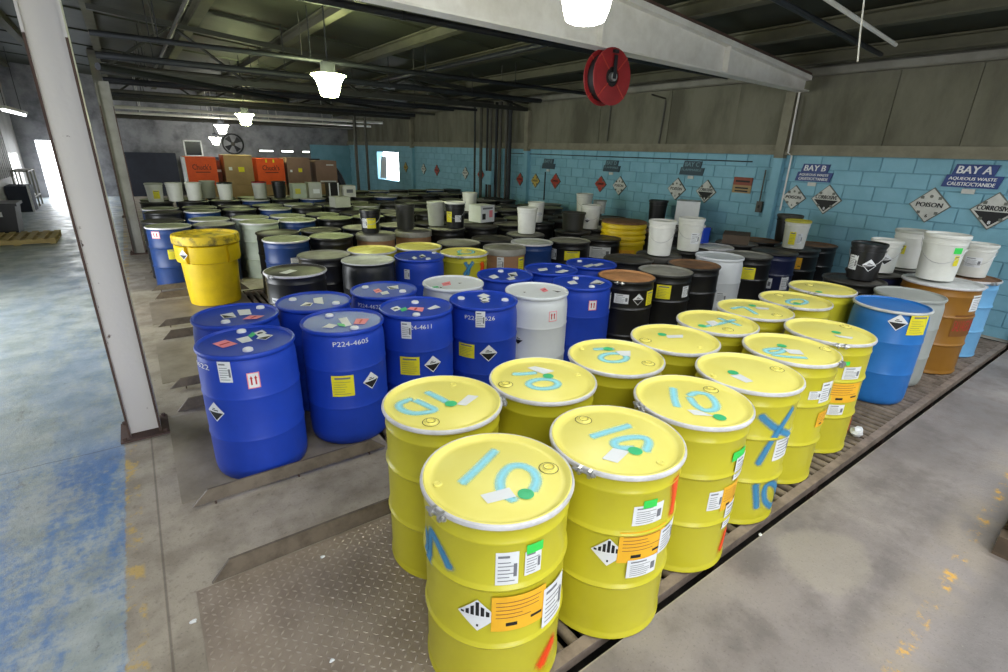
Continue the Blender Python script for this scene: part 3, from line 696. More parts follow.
# ------------------------------------------------------------------ conveyors, floor plates, guide rails
LANEWORD = ['first', 'second', 'third', 'fourth', 'fifth', 'sixth', 'seventh', 'eighth']
ROLL_R = .027
for k in range(4):
    (ya, yb), (xa, xb) = LANES[k], PITX[k]
    o = empty('roller_conveyor', (0, 0, PITZ))
    tag(o, ('rusty floor level roller conveyor under the yellow drums', 'rusty roller conveyor in the floor under the nearest blue drums',
            'roller conveyor in the floor under the third lane of drums', 'roller conveyor in the floor beside the yellow overpack')[k], 'conveyor', 'roller conveyors set in the floor')
    f0, f1 = ya + .06, yb - .045
    w = .055
    for a, b_ in ((f0, f0 + w), (f1 - w, f1)):
        sr_ = MB().box(xa + .02, xb - .02, a, b_, -PITZ - .06, -PITZ - .002).build('side_rail', M_FRAME, o, smooth=False)
        lx = xa + .1
        while lx < xb:
            MB().box(lx - .025, lx + .025, a + .01, b_ - .01, 0, -PITZ - .06).build('leg', M_RUST, sr_, smooth=False); lx += 1.2
    L = (f1 - w) - (f0 + w)
    pr = MB().tube([(0, f0 + w, 0), (0, f1 - w, 0)], ROLL_R, 12)
    rm = pr.mesh('roller', M_ROLLER)
    x = xa + .07; n = 0; late = MB()
    lim = 120 if k == 0 else 22
    while x < xb - .05:
        if n < lim: put('roller', rm, o, (x, 0, -PITZ - ROLL_R + .003))
        else: late.tube([(x, f0 + w, -PITZ - ROLL_R + .003), (x, f1 - w, -PITZ - ROLL_R + .003)], ROLL_R, 8)
        x += .086; n += 1
    if late.v: stuff(late.build('more_rollers', M_ROLLER, o))

def floor_plate(xa, xb, ya, yb, m, label, z=.004):
    return struct(MB().box(xa, xb, ya, yb, .0005, z).build('floor_plate', m, smooth=False), label)
# checker plate of the first lane, with raised lugs
pl = floor_plate(-.1, 1.0, 1.0, 2.345, M_TREAD, 'brown steel checker plate in front of the yellow drums')
lug = MB(); P = .034; i = 0
yy = 1.03
row = 0
while yy < 2.33:
    xx = -.08 + (row % 2) * P * .0; col_ = 0
    while xx < .98:
        a = PI / 4 if (row + col_) % 2 else -PI / 4
        ca, sa = math.cos(a), math.sin(a)
        def R_(u, v, z): return (xx + u * ca - v * sa, yy + u * sa + v * ca, z)
        lug.add([R_(-.0145, 0, .0042), R_(0, -.0055, .0042), R_(.0145, 0, .0042), R_(0, .0055, .0042), R_(-.006, 0, .0072), R_(.006, 0, .0072)],
                [(0, 1, 5, 4), (1, 2, 5), (2, 3, 4, 5), (3, 0, 4)])
        xx += P; col_ += 1
    yy += P; row += 1
stuff(lug.build('lugs', M_LUG, pl, smooth=False))
for k, (ya, yb) in enumerate(LANES[1:5]):
    floor_plate(-.1, (PITX + [(1.2, 0)])[k + 1][0] - .02, ya + .06, yb - .06, M_STEELPLATE, 'smooth worn steel plate at the aisle end of the %s lane' % LANEWORD[k + 1])
def guide_rail(y, x0, x1, lane, side, facing):
    h = .095; t = .016; z0 = .002 if side == 'far' else .026
    lean = .012 if side == 'far' else .03
    # mitred plate: both ends cut on the slant, the upper edge leaning back
    lo_ = [(x0, z0), (x1, z0)]; hi_ = [(x1 - .09, h), (x0 + .09, h)]
    v = [(p, y, q) for p, q in lo_] + [(p, y + lean, q) for p, q in hi_] + [(p, y + t, q) for p, q in lo_] + [(p, y + lean + t, q) for p, q in hi_]
    ob = MB().add(v, [(0, 1, 2, 3), (7, 6, 5, 4), (0, 4, 5, 1), (1, 5, 6, 2), (2, 6, 7, 3), (3, 7, 4, 0)]).build('guide_rail', M_RAIL, smooth=False)
    for fx in (x0 + .12, (x0 + x1) / 2, x1 - .12):
        MB().prism([(y + .004, .0005), (y + .03, .0005), (y + lean + t * .5, h * .8), (y + .004 + lean * .6, h * .5)], 'x', fx - .005, fx + .005).build('gusset', M_RUST, ob, smooth=False)
    tag(ob, 'low steel guide bar with slanted ends on the %s side of the %s lane' % (side, LANEWORD[lane]), 'guide rail', 'steel guide rails beside the lanes')
    return ob
for k, (ya, yb) in enumerate(LANES[:5]):
    x1 = 1.02 if k == 0 else 1.16
    if k > 0: guide_rail((0, 3.01, 4.86, 6.76, 8.58)[k], -.05, x1, k, 'near', -1)
    guide_rail((2.355, 4.42, 6.34, 8.17, 9.98)[k], -.03, x1, k, 'far', 1)

# ------------------------------------------------------------------ stickers, spray paint
STICK = {}
def cyl_map(r, pts):
    return [(r * math.cos(u / r), r * math.sin(u / r), v) for u, v in pts]
def sticker_mesh(kind, w, h, r):
    key = (kind, round(w, 2), round(h, 2), r)
    if key in STICK: return STICK[key]
    layers = []      # (poly2d, material)
    def rect(x0, x1, y0, y1, m): layers.append(([(x0, y0), (x1, y0), (x1, y1), (x0, y1)], m))
    def lines(n, x0, x1, y0, y1, m, t=.25):
        s = (y1 - y0) / n
        rr = random.Random(n * 7 + int(w * 1000))
        for i in range(n):
            rect(x0, x0 + (x1 - x0) * rr.uniform(.55, 1.), y0 + s * i + s * .35, y0 + s * i + s * (.35 + t), m)
    W, H = w / 2, h / 2
    if kind == 'doc':
        rect(-W, W, -H, H, M_WHITE); rect(-W * .8, W * .2, H * .66, H * .80, M_GREY); lines(6, -W * .8, W * .75, -H * .85, H * .5, M_GREY)
        rect(W * .55, W * .85, -H * .5, H * .3, M_GREY)
    elif kind == 'green':
        rect(-W, W, -H, H, M_GREEN)
    elif kind == 'orange':
        rect(-W, W, -H, H, M_ORANGE); lines(5, -W * .85, W * .8, -H * .3, H * .8, M_RUSTSIGN, .16); rect(-W * .5, -W * .1, -H * .7, -H * .5, M_BLACK); rect(W * .4, W * .85, -H * .55, -H * .4, M_BLACK)
    elif kind == 'yellow':
        rect(-W, W, -H, H, M_YLABEL); rect(-W * .7, W * .7, H * .65, H * .82, M_GREY); lines(6, -W * .8, W * .8, -H * .85, H * .5, M_HOLDER, .14)
    elif kind == 'arrows':
        rect(-W, W, -H, H, M_WHITE); e = W * .16
        rect(-W, W, H - e, H, M_PINK); rect(-W, W, -H, -H + e, M_PINK); rect(-W, -W + e, -H, H, M_PINK); rect(W - e, W, -H, H, M_PINK)
        for sx in (-1, 1):
            rect(sx * W * .35 - W * .13, sx * W * .35 + W * .13, -H * .55, H * .3, M_RED)
            layers.append(([(sx * W * .35 - W * .26, H * .25), (sx * W * .35 + W * .26, H * .25), (sx * W * .35, H * .62)], M_RED))
    elif kind in ('corrosive', 'class9'):
        layers.append(([(-W, 0), (0, -H), (W, 0), (0, H)], M_WHITE))
        q = .86
        if kind == 'corrosive':
            layers.append(([(-W * q, -H * .03), (0, -H * q), (W * q, -H * .03)], M_BLACK))
            rect(-W * .35, W * .35, H * .12, H * .22, M_BLACK); rect(-W * .25, W * .05, H * .30, H * .38, M_BLACK)
        else:
            for i in range(-3, 4):
                c = i * W * .25; hw = W * .085; t = H * (q - abs(c) / W)
                layers.append(([(c - hw, 0), (c + hw, 0), (c + hw, max(t - (hw * H / W if i > 0 else 0), .01)), (c - hw, max(t - (hw * H / W if i < 0 else 0), .01))], M_BLACK))
            rect(-W * .05, W * .05, -H * .7, -H * .55, M_BLACK)
    elif kind == 'redband':
        rect(-W, W, -H, H, mat('dull_red_band', rgb(126, 78, 26), .6))
    mats = []; mb_ = MB(); lift = .0016
    for i, (poly, m) in enumerate(layers):
        if m not in mats: mats.append(m)
        mi = mats.index(m); off = lift + (0 if i == 0 else .0009)
        bm = bmesh.new(); vs = [bm.verts.new((a, b_, 0)) for a, b_ in poly]; bm.faces.new(vs)
        xs = [p[0] for p in poly]; c = math.floor(min(xs) / .025) * .025
        while c < max(xs):
            if c > min(xs): bmesh.ops.bisect_plane(bm, geom=bm.verts[:] + bm.edges[:] + bm.faces[:], plane_co=(c, 0, 0), plane_no=(1, 0, 0))
            c += .025
        bm.verts.index_update()
        mb_.add(cyl_map(r + off, [(v.co.x * (r + off) / r, v.co.y) for v in bm.verts]), [[v.index for v in f.verts] for f in bm.faces], mi)
        bm.free()
    if kind == 'redband':
        v, f = text_in('SALVAGE DRUM', w * .92, h * .5)
        mats.append(M_RED); mb_.add(cyl_map(r + lift + .0012, v), f, 1)
    me = mb_.mesh('label', mats)
    STICK[key] = me
    return me
NAME_OF = dict(doc='paper_label', green='green_label', orange='amber_label', yellow='yellow_label', arrows='arrow_label', corrosive='hazard_diamond', class9='striped_diamond', redband='lettering_band')
def add_sticker(root, kind, ang, z, w, h, r):
    o = put(NAME_OF[kind], sticker_mesh(kind, w, h, r), root, (0, 0, z), math.radians(ang))
    root['n_stick'] = root.get('n_stick', 0) + 1
    k = 1 + .0055 * (root['n_stick'] - 1); o.scale = (k, k, 1)      # later labels lie over earlier ones
    return o
def add_writing(root, s, ang, z, w, r):
    v, f = text_in(s, w, .034)
    return MB().add(cyl_map(r + .0025, v), f).build('writing', M_WHITE, root, (0, 0, z), math.radians(ang))
def ribbon(pts, half, place, m, name, root):
    """stroke along 2-d points; place(u, v) gives the 3-d point; cover fades towards the edges and ends"""
    # resample smooth (Catmull-Rom)
    P = [Vector(p) for p in pts]; S = []
    for i in range(len(P) - 1):
        a, b_, c, d = P[max(i - 1, 0)], P[i], P[i + 1], P[min(i + 2, len(P) - 1)]
        for t in range(5):
            t /= 5.
            S.append(.5 * ((2 * b_) + (c - a) * t + (2 * a - 5 * b_ + 4 * c - d) * t * t + (3 * b_ - a - 3 * c + d) * t ** 3))
    S.append(P[-1])
    closed = (P[0] - P[-1]).length < .012
    mb_ = MB(); cov = []; n = len(S)
    if not closed:
        S = [S[0] - (S[1] - S[0]).normalized() * half * .7] + S + [S[-1] + (S[-1] - S[-2]).normalized() * half * .7]; n += 2
    cr = [(-1., 0.), (-.55, .6), (0., 1.), (.55, .6), (1., 0.)]
    v = []
    for i, p in enumerate(S):
        t = (S[min(i + 1, n - 1)] - S[max(i - 1, 0)])
        if closed and i in (0, n - 1): t = S[1] - S[n - 2]
        t = t.normalized(); nn = Vector((-t.y, t.x))
        e = 0. if (not closed and i in (0, n - 1)) else 1.
        for s, c in cr:
            q = p + nn * (s * half); v.append(place(q.x, q.y)); cov.append(c * e)
    f = [(i * 5 + k, i * 5 + k + 1, (i + 1) * 5 + k + 1, (i + 1) * 5 + k) for i in range(n - 1) for k in range(4)]
    mb_.add(v, f); mb_.cover = cov
    return mb_.build(name, m, root)

# ------------------------------------------------------------------ drums
PROF = {}
PROF['steel'] = [(0, .014), (.270, .014), (.280, .004), (.286, 0), (.2895, .004), (.2885, .018), (.2835, .028), (.283, .04), (.283, .282), (.2855, .290), (.2905, .2965), (.293, .303), (.2905, .3095), (.2855, .316), (.283, .324),
                 (.283, .567), (.2855, .575), (.2905, .5815), (.293, .588), (.2905, .5945), (.2855, .601), (.283, .609), (.283, .776), (.2855, .782), (.287, .788), (.2855, .794), (.2825, .80), (.2815, .83), (.284, .85), (.289, .858)]
PROF['steel_lid'] = [(0, .866), (.235, .866), (.242, .8625), (.262, .8625), (.270, .866), (.278, .876), (.285, .880), (.291, .877)]
def ring_prof(r, z, a, b_, n=8): return [(r + a * math.cos(2 * PI * i / n), z + b_ * math.sin(2 * PI * i / n)) for i in range(n)]
PROF['poly'] = [(0, .012), (.235, .012), (.255, 0), (.268, .004), (.279, .018), (.2865, .05), (.2885, .10), (.2885, .286), (.2905, .294), (.2925, .301), (.2905, .308), (.2885, .316), (.2895, .45), (.2885, .576), (.2905, .584), (.2925, .591), (.2905, .598), (.2885, .606),
                (.2875, .74), (.2845, .785), (.279, .815), (.274, .832), (.2745, .842), (.284, .848), (.2895, .858), (.2905, .868), (.287, .877), (.279, .879), (.2725, .874), (.268, .866), (.255, .863), (.0, .865)]
PROF['fibre'] = [(0, .01), (.258, .01), (.258, .0), (.2745, 0), (.2745, .04), (.2715, .045), (.2715, .80)]
PROF['fibre_lid'] = [(0, .862), (.255, .862), (.262, .858), (.268, .872), (.278, .876), (.2835, .868), (.2835, .80), (.279, .795), (.2725, .80)]
def scaled(prof, sr, sz): return [(r * sr, z * sz) for r, z in prof]
MC = {}
def pm(key, fn):
    if key not in MC: MC[key] = fn()
    return MC[key]
def bolt_mesh(ringr):
    m = MB()
    for s in (-1, 1):
        m.prism([(ringr - .004, .846), (ringr + .026, .850), (ringr + .028, .866), (ringr + .020, .878), (ringr - .004, .880)], 'y', s * .022 - .006, s * .022 + .006)
    m.tube([(ringr + .014, -.055, .864), (ringr + .014, .048, .864)], .0055, 8)
    m.tube([(ringr + .014, .030, .864), (ringr + .014, .040, .864)], .011, 6)
    m.tube([(ringr + .014, -.040, .864), (ringr + .014, -.032, .864)], .011, 6)
    return m.mesh('lock_bolt', M_WIRE)
DRUMS = []
def drum(kind, x, y, label, body, lid=None, ring=None, sr=1., sz=1., bolt=None, name=None, group='drums in the storage lanes', seg=32, bungs=True, z=.006, detail=True):
    global DRUMS
    root = empty(name or {'steel': 'steel_drum', 'poly': 'plastic_drum', 'fibre': 'fibre_drum'}[kind], (x, y, z))
    tag(root, label, 'drum', group)
    DRUMS.append((root, {'steel': .2985, 'poly': .2925, 'fibre': .285}[kind] * sr))
    key = (kind, sr, sz, seg)
    b = body.name; l = lid.name if lid else ''
    put('body', pm((key, 'body', b), lambda: MB().lathe(scaled(PROF[kind], sr, sz), seg).mesh('body', body)), root)
    if kind == 'steel':
        put('lid', pm((key, 'lid', l), lambda: MB().lathe(scaled(PROF['steel_lid'], sr, sz), seg).mesh('lid', lid)), root)
        rg = ring or R_BLACK
        put('lock_ring', pm((key, 'ring', rg.name), lambda: MB().lathe(scaled(ring_prof(.2912, .867, .0088, .0125), sr, sz), seg, close=True).mesh('lock_ring', rg)), root)
        if bolt is not None:
            o = put('lock_bolt', pm((key, 'bolt'), lambda: bolt_mesh(.295 * sr)), root, (0, 0, .88 * (sz - 1)), math.radians(bolt)); 
    if kind == 'fibre':
        put('lid', pm((key, 'lid', l), lambda: MB().lathe(scaled(PROF['fibre_lid'], sr, sz), seg).mesh('lid', lid)), root)
    return root
BUNG = MB().lathe([(0, .004), (.018, .004), (.020, .009), (.026, .009), (.028, .004), (.036, .002), (.037, -.001)], 16).box(-.016, .016, -.003, .003, .003, .010)
BUNG.lathe([(.0375, .0012), (.041, .0012)], 16, mi=1).lathe([(.020, .0094), (.0225, .0097)], 16, mi=1)  # flat dark rings paint in the shade of the bung's recess
BUNG_M = BUNG.mesh('bung', [M_YELLID, mat('bung_recess_shade', rgb(96, 84, 36), .6)])
PLUG_M = MB().lathe([(0, .003), (.010, .003), (.012, .006), (.016, .005), (.018, -.001)], 12).mesh('plug', M_YELLID)
CAP_M = MB().lathe([(0, .016), (.024, .016), (.029, .012), (.030, 0)], 20).box(-.020, .020, -.004, .004, .015, .0185).mesh('bung_cap', M_WHITE)

YL = dict(
 Y0='yellow drum closest to the viewer, blue ten sprayed on lid, blue N on its side',
 Y1='yellow drum beside the checker plate behind the closest one, sprayed lid, bolt facing its neighbour',
 Y2='yellow drum second along the rear yellow row, standing before the blue and white drums',
 Y3='yellow drum right behind the closest one with green and amber labels and striped diamond',
 Y4='third yellow drum along the conveyor edge, orange spray spot low on its side',
 Y5='third yellow drum of the rear row, blue zero on its lid',
 Y6='fourth yellow drum of the rear row, plain lid with green dot and white tag',
 Y7='yellow drum with a large blue X and blue ten sprayed on its side',
 Y8='fifth yellow drum along the conveyor edge, white labels high on its side',
 Y9='yellow drum next to the light blue plastic drum, amber label on its side',
 Y10='yellow drum of the rear row with crossed blue strokes on its lid',
 Y11='sixth yellow drum of the rear row with a faint blue hook on its lid',
 Y12='seventh yellow drum of the rear row with a faded blue ring on its lid',
 Y13='last yellow drum of the rear row beside the black drum carrying pails')
YPOS = dict(Y0=(.965, 1.333), Y1=(1.083, 1.977), Y2=(1.683, 1.918), Y3=(1.55, 1.264), Y4=(2.18, 1.306), Y5=(2.261, 1.928), Y6=(2.86, 1.932), Y7=(2.768, 1.348), Y8=(3.394, 1.41), Y9=(4.023, 1.445), Y10=(3.507, 1.99), Y11=(4.031, 2.015), Y12=(4.696, 2.002), Y13=(5.405, 2.051))
ROOT = {}
def yellow_lid(n, root):
    d = LIDS[n]; zl = .866
    for s in d['stroke']:
        ribbon(s, .031, lambda u, v: (u, v, zl + .0022), M_SPRAYCYAN, 'painted_mark', root)
    if d['tag']:
        q = d['tag']; MB().add([(a, b_, zl + .0034) for a, b_ in q], [(0, 1, 2, 3)]).build('paper_tag', M_WHITE, root, smooth=False)
    if d.get('dot'):
        c = d['dot']; MB().lathe([(0, .0004), (.029, .0004), (.031, 0)], 24, c[0], c[1], zl + .0045).build('green_dot', M_DOTGREEN, root)
    if d.get('bung'): put('bung', BUNG_M, root, (*d['bung'], zl))
    if d.get('plug'): put('plug', PLUG_M, root, (*d['plug'], zl))
for n, (x, y) in YPOS.items():
    ROOT[n] = drum('steel', x, y, YL[n], M_YEL, M_YELLID, M_RING, bolt=-172 if n == 'Y13' else LIDS[n].get('clampa'), group='yellow steel drums on the first conveyor', seg=56)
    yellow_lid(n, ROOT[n])

BLUE_L = dict(
 B14='blue plastic drum nearest the white column, paper label, red arrow label and diamond',
 B15='blue plastic drum marked P224-4605 with yellow label',
 B18='blue plastic drum marked P224-4611 with white and yellow labels',
 B19='blue plastic drum marked P224-4626 beside the white drum',
 W20='white plastic drum in the front of the blue drums with red arrow label',
 B10='blue plastic drum between the white drum and the black drum with orange brown lid',
 B2='blue plastic drum half hidden behind the one nearest the white column',
 B16='blue plastic drum behind the one marked P224-4605',
 B17='blue plastic drum marked P224-4627 behind the one marked P224-4611',
 W21='white plastic drum in the rear row between blue drums',
 B22='blue plastic drum in the rear row just right of the rear white drum',
 B9='blue plastic drum in the rear row behind the front white drum',
 B11='blue plastic drum in the rear row next to the flat black lid')
BPOS = dict(B14=(.414, 3.374), B15=(1.065, 3.459), B18=(1.677, 3.502), B19=(2.262, 3.41), W20=(2.846, 3.422), B10=(3.43, 3.44), B2=(.455, 3.975), B16=(1.026, 4.054), B17=(1.657, 4.115), W21=(2.316, 4.03), B22=(2.953, 4.072), B9=(3.55, 4.05), B11=(4.16, 4.05))
TOPMAT = dict(pink=M_PINK, white=M_WHITE, skull=M_WHITE, corr=M_WHITE, green=M_DOTGREEN)
def drum_top(n, root):
    for j, (k, v) in enumerate(TOPS.get(n, [])):
        z = .8655 + .0008 * j
        if k == 'cap': put('bung_cap', CAP_M, root, (*v, .8645)); continue
        m = MB(); m.add([(a, b_, z) for a, b_ in v], [(0, 1, 2, 3)])
        c = Vector((sum(p[0] for p in v) / 4, sum(p[1] for p in v) / 4)); mats = [TOPMAT[k]]
        def shr(p, t): return (c.x + (p[0] - c.x) * t, c.y + (p[1] - c.y) * t, z + .0004)
        if k == 'corr':
            mats.append(M_BLACK); m.add([shr(v[0], .8), shr(v[3], .8), shr(v[2], .8)], [(0, 1, 2)], 1)
        if k == 'skull':
            mats.append(M_BLACK); m.lathe([(0, .0006), (.016, .0004)], 10, c.x, c.y, z, 1)
            mm = ((v[0][0] + v[3][0]) / 2 * .5 + c.x * .5, (v[0][1] + v[3][1]) / 2 * .5 + c.y * .5); m.lathe([(0, .0006), (.010, .0004)], 8, mm[0], mm[1], z, 1)
        if k == 'pink':
            mats.append(M_RED); e = [(v[0][0] * .62 + v[3][0] * .38, v[0][1] * .62 + v[3][1] * .38), (v[1][0] * .62 + v[2][0] * .38, v[1][1] * .62 + v[2][1] * .38)]; g_ = [(v[0][0] * .42 + v[3][0] * .58, v[0][1] * .42 + v[3][1] * .58), (v[1][0] * .42 + v[2][0] * .58, v[1][1] * .42 + v[2][1] * .58)]
            m.add([shr(e[0], .7), shr(g_[0], .7), shr(g_[1], .7), shr(e[1], .7)], [(0, 1, 2, 3)], 1)
        m.build({'green': 'green_dot'}.get(k, 'top_label'), mats, root, smooth=False)
for n, (x, y) in BPOS.items():
    ROOT[n] = drum('poly', x, y, BLUE_L[n], M_WHITEPOLY if n[0] == 'W' else M_BLUE, group='plastic drums on the second lane', seg=56)
    drum_top(n, ROOT[n])

def more(n, *a, **k):
    ROOT[n] = drum(*a, **k); return ROOT[n]
gB = 'drums in the second lane'
# first lane, beyond the yellow drums
more('LB', 'poly', 5.36, 1.52, 'light blue plastic drum with corrosive diamond next to the yellow drums', M_LBLUE, group='drums at the wall end of the first lane', seg=48)
MB().lathe(ring_prof(.286, .866, .012, .013), 48, close=True).build('lock_ring', L_PALE, ROOT['LB'])
more('GR', 'poly', 5.97, 1.53, 'pale grey plastic drum between the light blue drum and the gold drum', M_GREYPOLY, group='drums at the wall end of the first lane')
more('GO', 'steel', 6.72, 1.5, 'gold steel overpack drum with red lettering band', M_GOLD, L_PALE, M_RING, sr=1.16, sz=1.05, bolt=-60, group='drums at the wall end of the first lane')
more('SK', 'steel', 7.55, 1.46, 'sky blue drum by the wall at the end of the conveyor', M_SKYBLUE, L_RUST, M_RING, bolt=-120, group='drums at the wall end of the first lane')
more('BB', 'steel', 6.16, 2.08, 'black steel drum carrying the black pail behind the grey drum', M_BLACKD, L_BLACK, R_BLACK, group='drums at the wall end of the first lane')
more('BB2', 'steel', 6.82, 2.10, 'black drum carrying the white pail beside the black pail', M_NAVYST, L_BLACK, R_BLACK, group='drums at the wall end of the first lane')
more('BB3', 'steel', 7.46, 2.08, 'black drum carrying the pail behind the gold drum', M_BLACKD, L_GREY, R_BLACK, group='drums at the wall end of the first lane')
more('BB4', 'steel', 8.12, 2.0, 'black drum against the wall behind the sky blue drum', M_BLACKD, L_GREY, R_BLACK, group='drums at the wall end of the first lane')
# second lane, beyond the blue drums
more('OR', 'steel', 4.02, 3.40, 'black steel drum with orange brown lid right of the blue drums', M_BLACKD, L_ORANGE, R_BLACK, group=gB, bolt=-150)
more('GT', 'steel', 4.62, 3.37, 'black steel drum with grey lid and yellow label', M_BLACKD, L_GREY, R_BLACK, group=gB)
more('RU', 'steel', 5.22, 3.42, 'black steel drum with rust brown lid left of the white tall drum', M_BLACKD, L_RUST, R_BLACK, group=gB)
more('WT', 'poly', 5.84, 3.50, 'tall white drum with small blue label among the black drums', M_WHITEPOLY, sz=1.04, group=gB)
more('BG', 'steel', 6.45, 3.45, 'black steel drum with yellow label right of the tall white drum', M_BLACKD, L_GREY, R_BLACK, group=gB)
more('NV', 'steel', 7.05, 3.42, 'navy steel drum with white label, second right of the tall white drum', M_NAVYST, L_BLACK, R_BLACK, group=gB)
more('BL', 'steel', 7.66, 3.40, 'black steel drum under the yellow rimmed pail', M_BLACKD, L_BLACK, R_BLACK, group=gB)
more('BL2', 'steel', 8.28, 3.42, 'black steel drum against the wall below the POISON sign', M_BLACKD, L_RUST, R_BLACK, group=gB)
more('FL', 'steel', 4.77, 4.03, 'black drum with flat grey black lid behind the orange brown lid', M_BLACKD, L_BLACK, R_BLACK, group=gB)
more('U1', 'fibre', 5.37, 4.05, 'brown drum under the nearer of two tall white pails', M_FIBRE, L_BLACK, group=gB)
more('U2', 'steel', 5.98, 4.05, 'black drum under the second tall white pail', M_BLACKD, L_BLACK, R_BLACK, group=gB)
more('GB', 'steel', 6.58, 4.08, 'grey lidded drum behind the tall white drum', M_GREYPOLY, L_PALE, M_RING, group=gB)
more('B7', 'steel', 7.2, 4.07, 'black drum carrying the flat dark carton', M_BLACKD, L_GREY, R_BLACK, group=gB)
more('B8', 'steel', 7.82, 4.05, 'black drum carrying the wide lidded black pail by the wall', M_BLACKD, L_RUST, R_BLACK, group=gB)
# third lane
gC = 'drums in the third lane'
more('C0', 'steel', 1.18, 5.22, 'black open head drum with silver rim and paper on lid behind the blue drums', M_BLACKD, L_BLACK, M_RING, group=gC, bolt=-150)
more('C1', 'poly', 1.98, 5.40, 'black plastic drum with dusty grey top behind the blue drums', mat('black_poly', rgb(40, 42, 44), .35), group=gC)
MB().lathe([(0, .871), (.262, .869), (.272, .875), (.280, .881), (.289, .877), (.291, .868)], 32).build('top', L_PALE, ROOT['C1'])
more('C2', 'poly', 2.60, 5.32, 'blue plastic drum standing alone between black and yellow drums', M_BLUE, group=gC)
drum_top('BC', ROOT['C2'])
more('YP', 'steel', 3.19, 5.28, 'yellow drum with blue X and orange spot behind the white drums', M_YEL, M_YELLID, M_RING, bolt=-130, group=gC)
yellow_lid('YP', ROOT['YP'])
more('C4', 'fibre', 3.86, 5.36, 'brown fibre drum with grey lid and white tag', M_FIBRE, L_GREY, group=gC)
more('C5', 'steel', 4.46, 5.50, 'blue steel drum with pale lid right of the brown fibre drum', M_BLUEST, L_PALE, M_RING, group=gC)
more('C6', 'steel', 5.06, 5.36, 'black drum with yellow and white label band', M_BLACKD, L_GREY, R_BLACK, group=gC)
more('C7', 'steel', 5.66, 5.34, 'black drum with torn white label by the yellow ribbed overpack', M_BLACKD, L_BLACK, R_BLACK, group=gC)
more('D0', 'steel', 1.68, 5.84, 'black drum behind the plastic drum with dusty grey top', M_BLACKD, L_GREY, R_BLACK, group=gC)
more('D1', 'steel', 2.26, 5.92, 'yellow drum behind the dusty topped black drum', M_YEL, M_YELLID, M_RING, group=gC)
more('D2', 'steel', 2.87, 5.88, 'yellow drum behind the lone blue drum in the third lane', M_YEL, M_YELLID, M_RING, group=gC)
more('D3', 'steel', 3.48, 5.90, 'black drum with grey lid behind the yellow drum with blue X', M_BLACKD, L_GREY, R_BLACK, group=gC)
more('D4', 'steel', 4.10, 6.00, 'black drum with dark lid behind the brown fibre drum', M_BLACKD, L_BLACK, R_BLACK, group=gC)
more('D5', 'steel', 4.78, 6.10, 'black drum with grey lid under the plain white pail', M_BLACKD, L_GREY, R_BLACK, group=gC)
more('D7', 'steel', 6.36, 6.1, 'black drum under the white pail beside the ribbed overpack', M_BLACKD, L_GREY, R_BLACK, group=gC)
more('D6', 'steel', 5.72, 6.05, 'black drum under the dark tub', M_BLACKD, L_BLACK, R_BLACK, group=gC)
for i, xx in enumerate((6.9, 7.5, 8.15)):
    more('E%d' % i, 'steel', xx, 5.45, 'dark drum %s right of the yellow ribbed overpack' % ('directly', 'second', 'third')[i], M_BLACKD, (L_RUST, L_BLACK, L_GREY)[i], R_BLACK, group=gC)
for i, xx in enumerate((6.9, 7.5, 8.15)):
    more('F%d' % i, 'steel', xx, 6.08, 'dark drum in the far line of the third lane, %s from the wall' % ('third', 'second', 'closest')[i], M_BLACKD, (L_BLACK, L_GREY, L_BLACK)[i], R_BLACK, group=gC)

# stickers, lettering and spray paint on the sides
RADIUS = dict(GO=.284 * 1.16)
ALIAS = {'BC': 'C2'}
for n, kind, a, z, w, h in STICKERS:
    root = ROOT[ALIAS.get(n, n)]
    if kind in ('corrosive', 'class9'): w = h = max(w, h) * .97
    r = RADIUS.get(n, .283 if n[0] == 'Y' else .2885)
    add_sticker(root, kind, a, z, w, h, r)
for n, s, a, z, w in WRITING:
    r = .2845 if z > .77 else .2885
    add_writing(ROOT[n], s, a, min(z, .795), w, r)
for n, c, pts in SPRAY:
    pts2 = []; prev = None
    for a, z in pts:
        if prev is not None:
            while a - prev > 180: a -= 360
            while a - prev < -180: a += 360
        prev = a; pts2.append((math.radians(a) * .283, z))
    def place(u, v):
        r = .2862
        for zc in (.303, .588):
            d = abs(v - zc)
            if d < .024: r = .2862 + .0092 * (1 - d / .024)
        return (r * math.cos(u / .283), r * math.sin(u / .283), v)
    ribbon(pts2, .034 if c == 'blue' else .058, place, M_SPRAYBLUE if c == 'blue' else M_SPRAYRED, 'painted_mark', ROOT[n])
for n, kind, off, z, w, h in [('GT', 'yellow', 2, .70, .15, .15), ('GT', 'doc', 55, .70, .1, .12), ('OR', 'doc', -5, .70, .14, .10), ('OR', 'corrosive', 30, .70, .12, .12), ('OR', 'yellow', 62, .70, .12, .15), ('WT', 'doc', 20, .45, .13, .12),
                              ('BG', 'yellow', 8, .68, .16, .15), ('NV', 'doc', -10, .48, .2, .14), ('NV', 'doc', 45, .5, .12, .2), ('BL', 'doc', -35, .72, .12, .12), ('BL', 'orange', 5, .70, .14, .16), ('BL2', 'doc', -10, .72, .16, .12),
                              ('C0', 'doc', -48, .55, .09, .2), ('C4', 'doc', -10, .70, .09, .17), ('C4', 'yellow', 55, .66, .12, .22), ('C5', 'doc', -40, .74, .16, .12), ('C6', 'doc', -50, .70, .12, .15), ('C6', 'yellow', 10, .70, .22, .13),
                              ('C7', 'doc', 0, .70, .32, .16), ('BB2', 'doc', 10, .68, .16, .14), ('SK', 'doc', -20, .70, .14, .16), ('BB', 'doc', -30, .6, .15, .12)]:
    o = ROOT[n]; ang = math.degrees(math.atan2(-o.location.y, -o.location.x)) + off
    r = .2885 if n == 'WT' else (.2725 if n == 'C4' else .283)
    add_sticker(o, kind, ang, z, w, h, r)
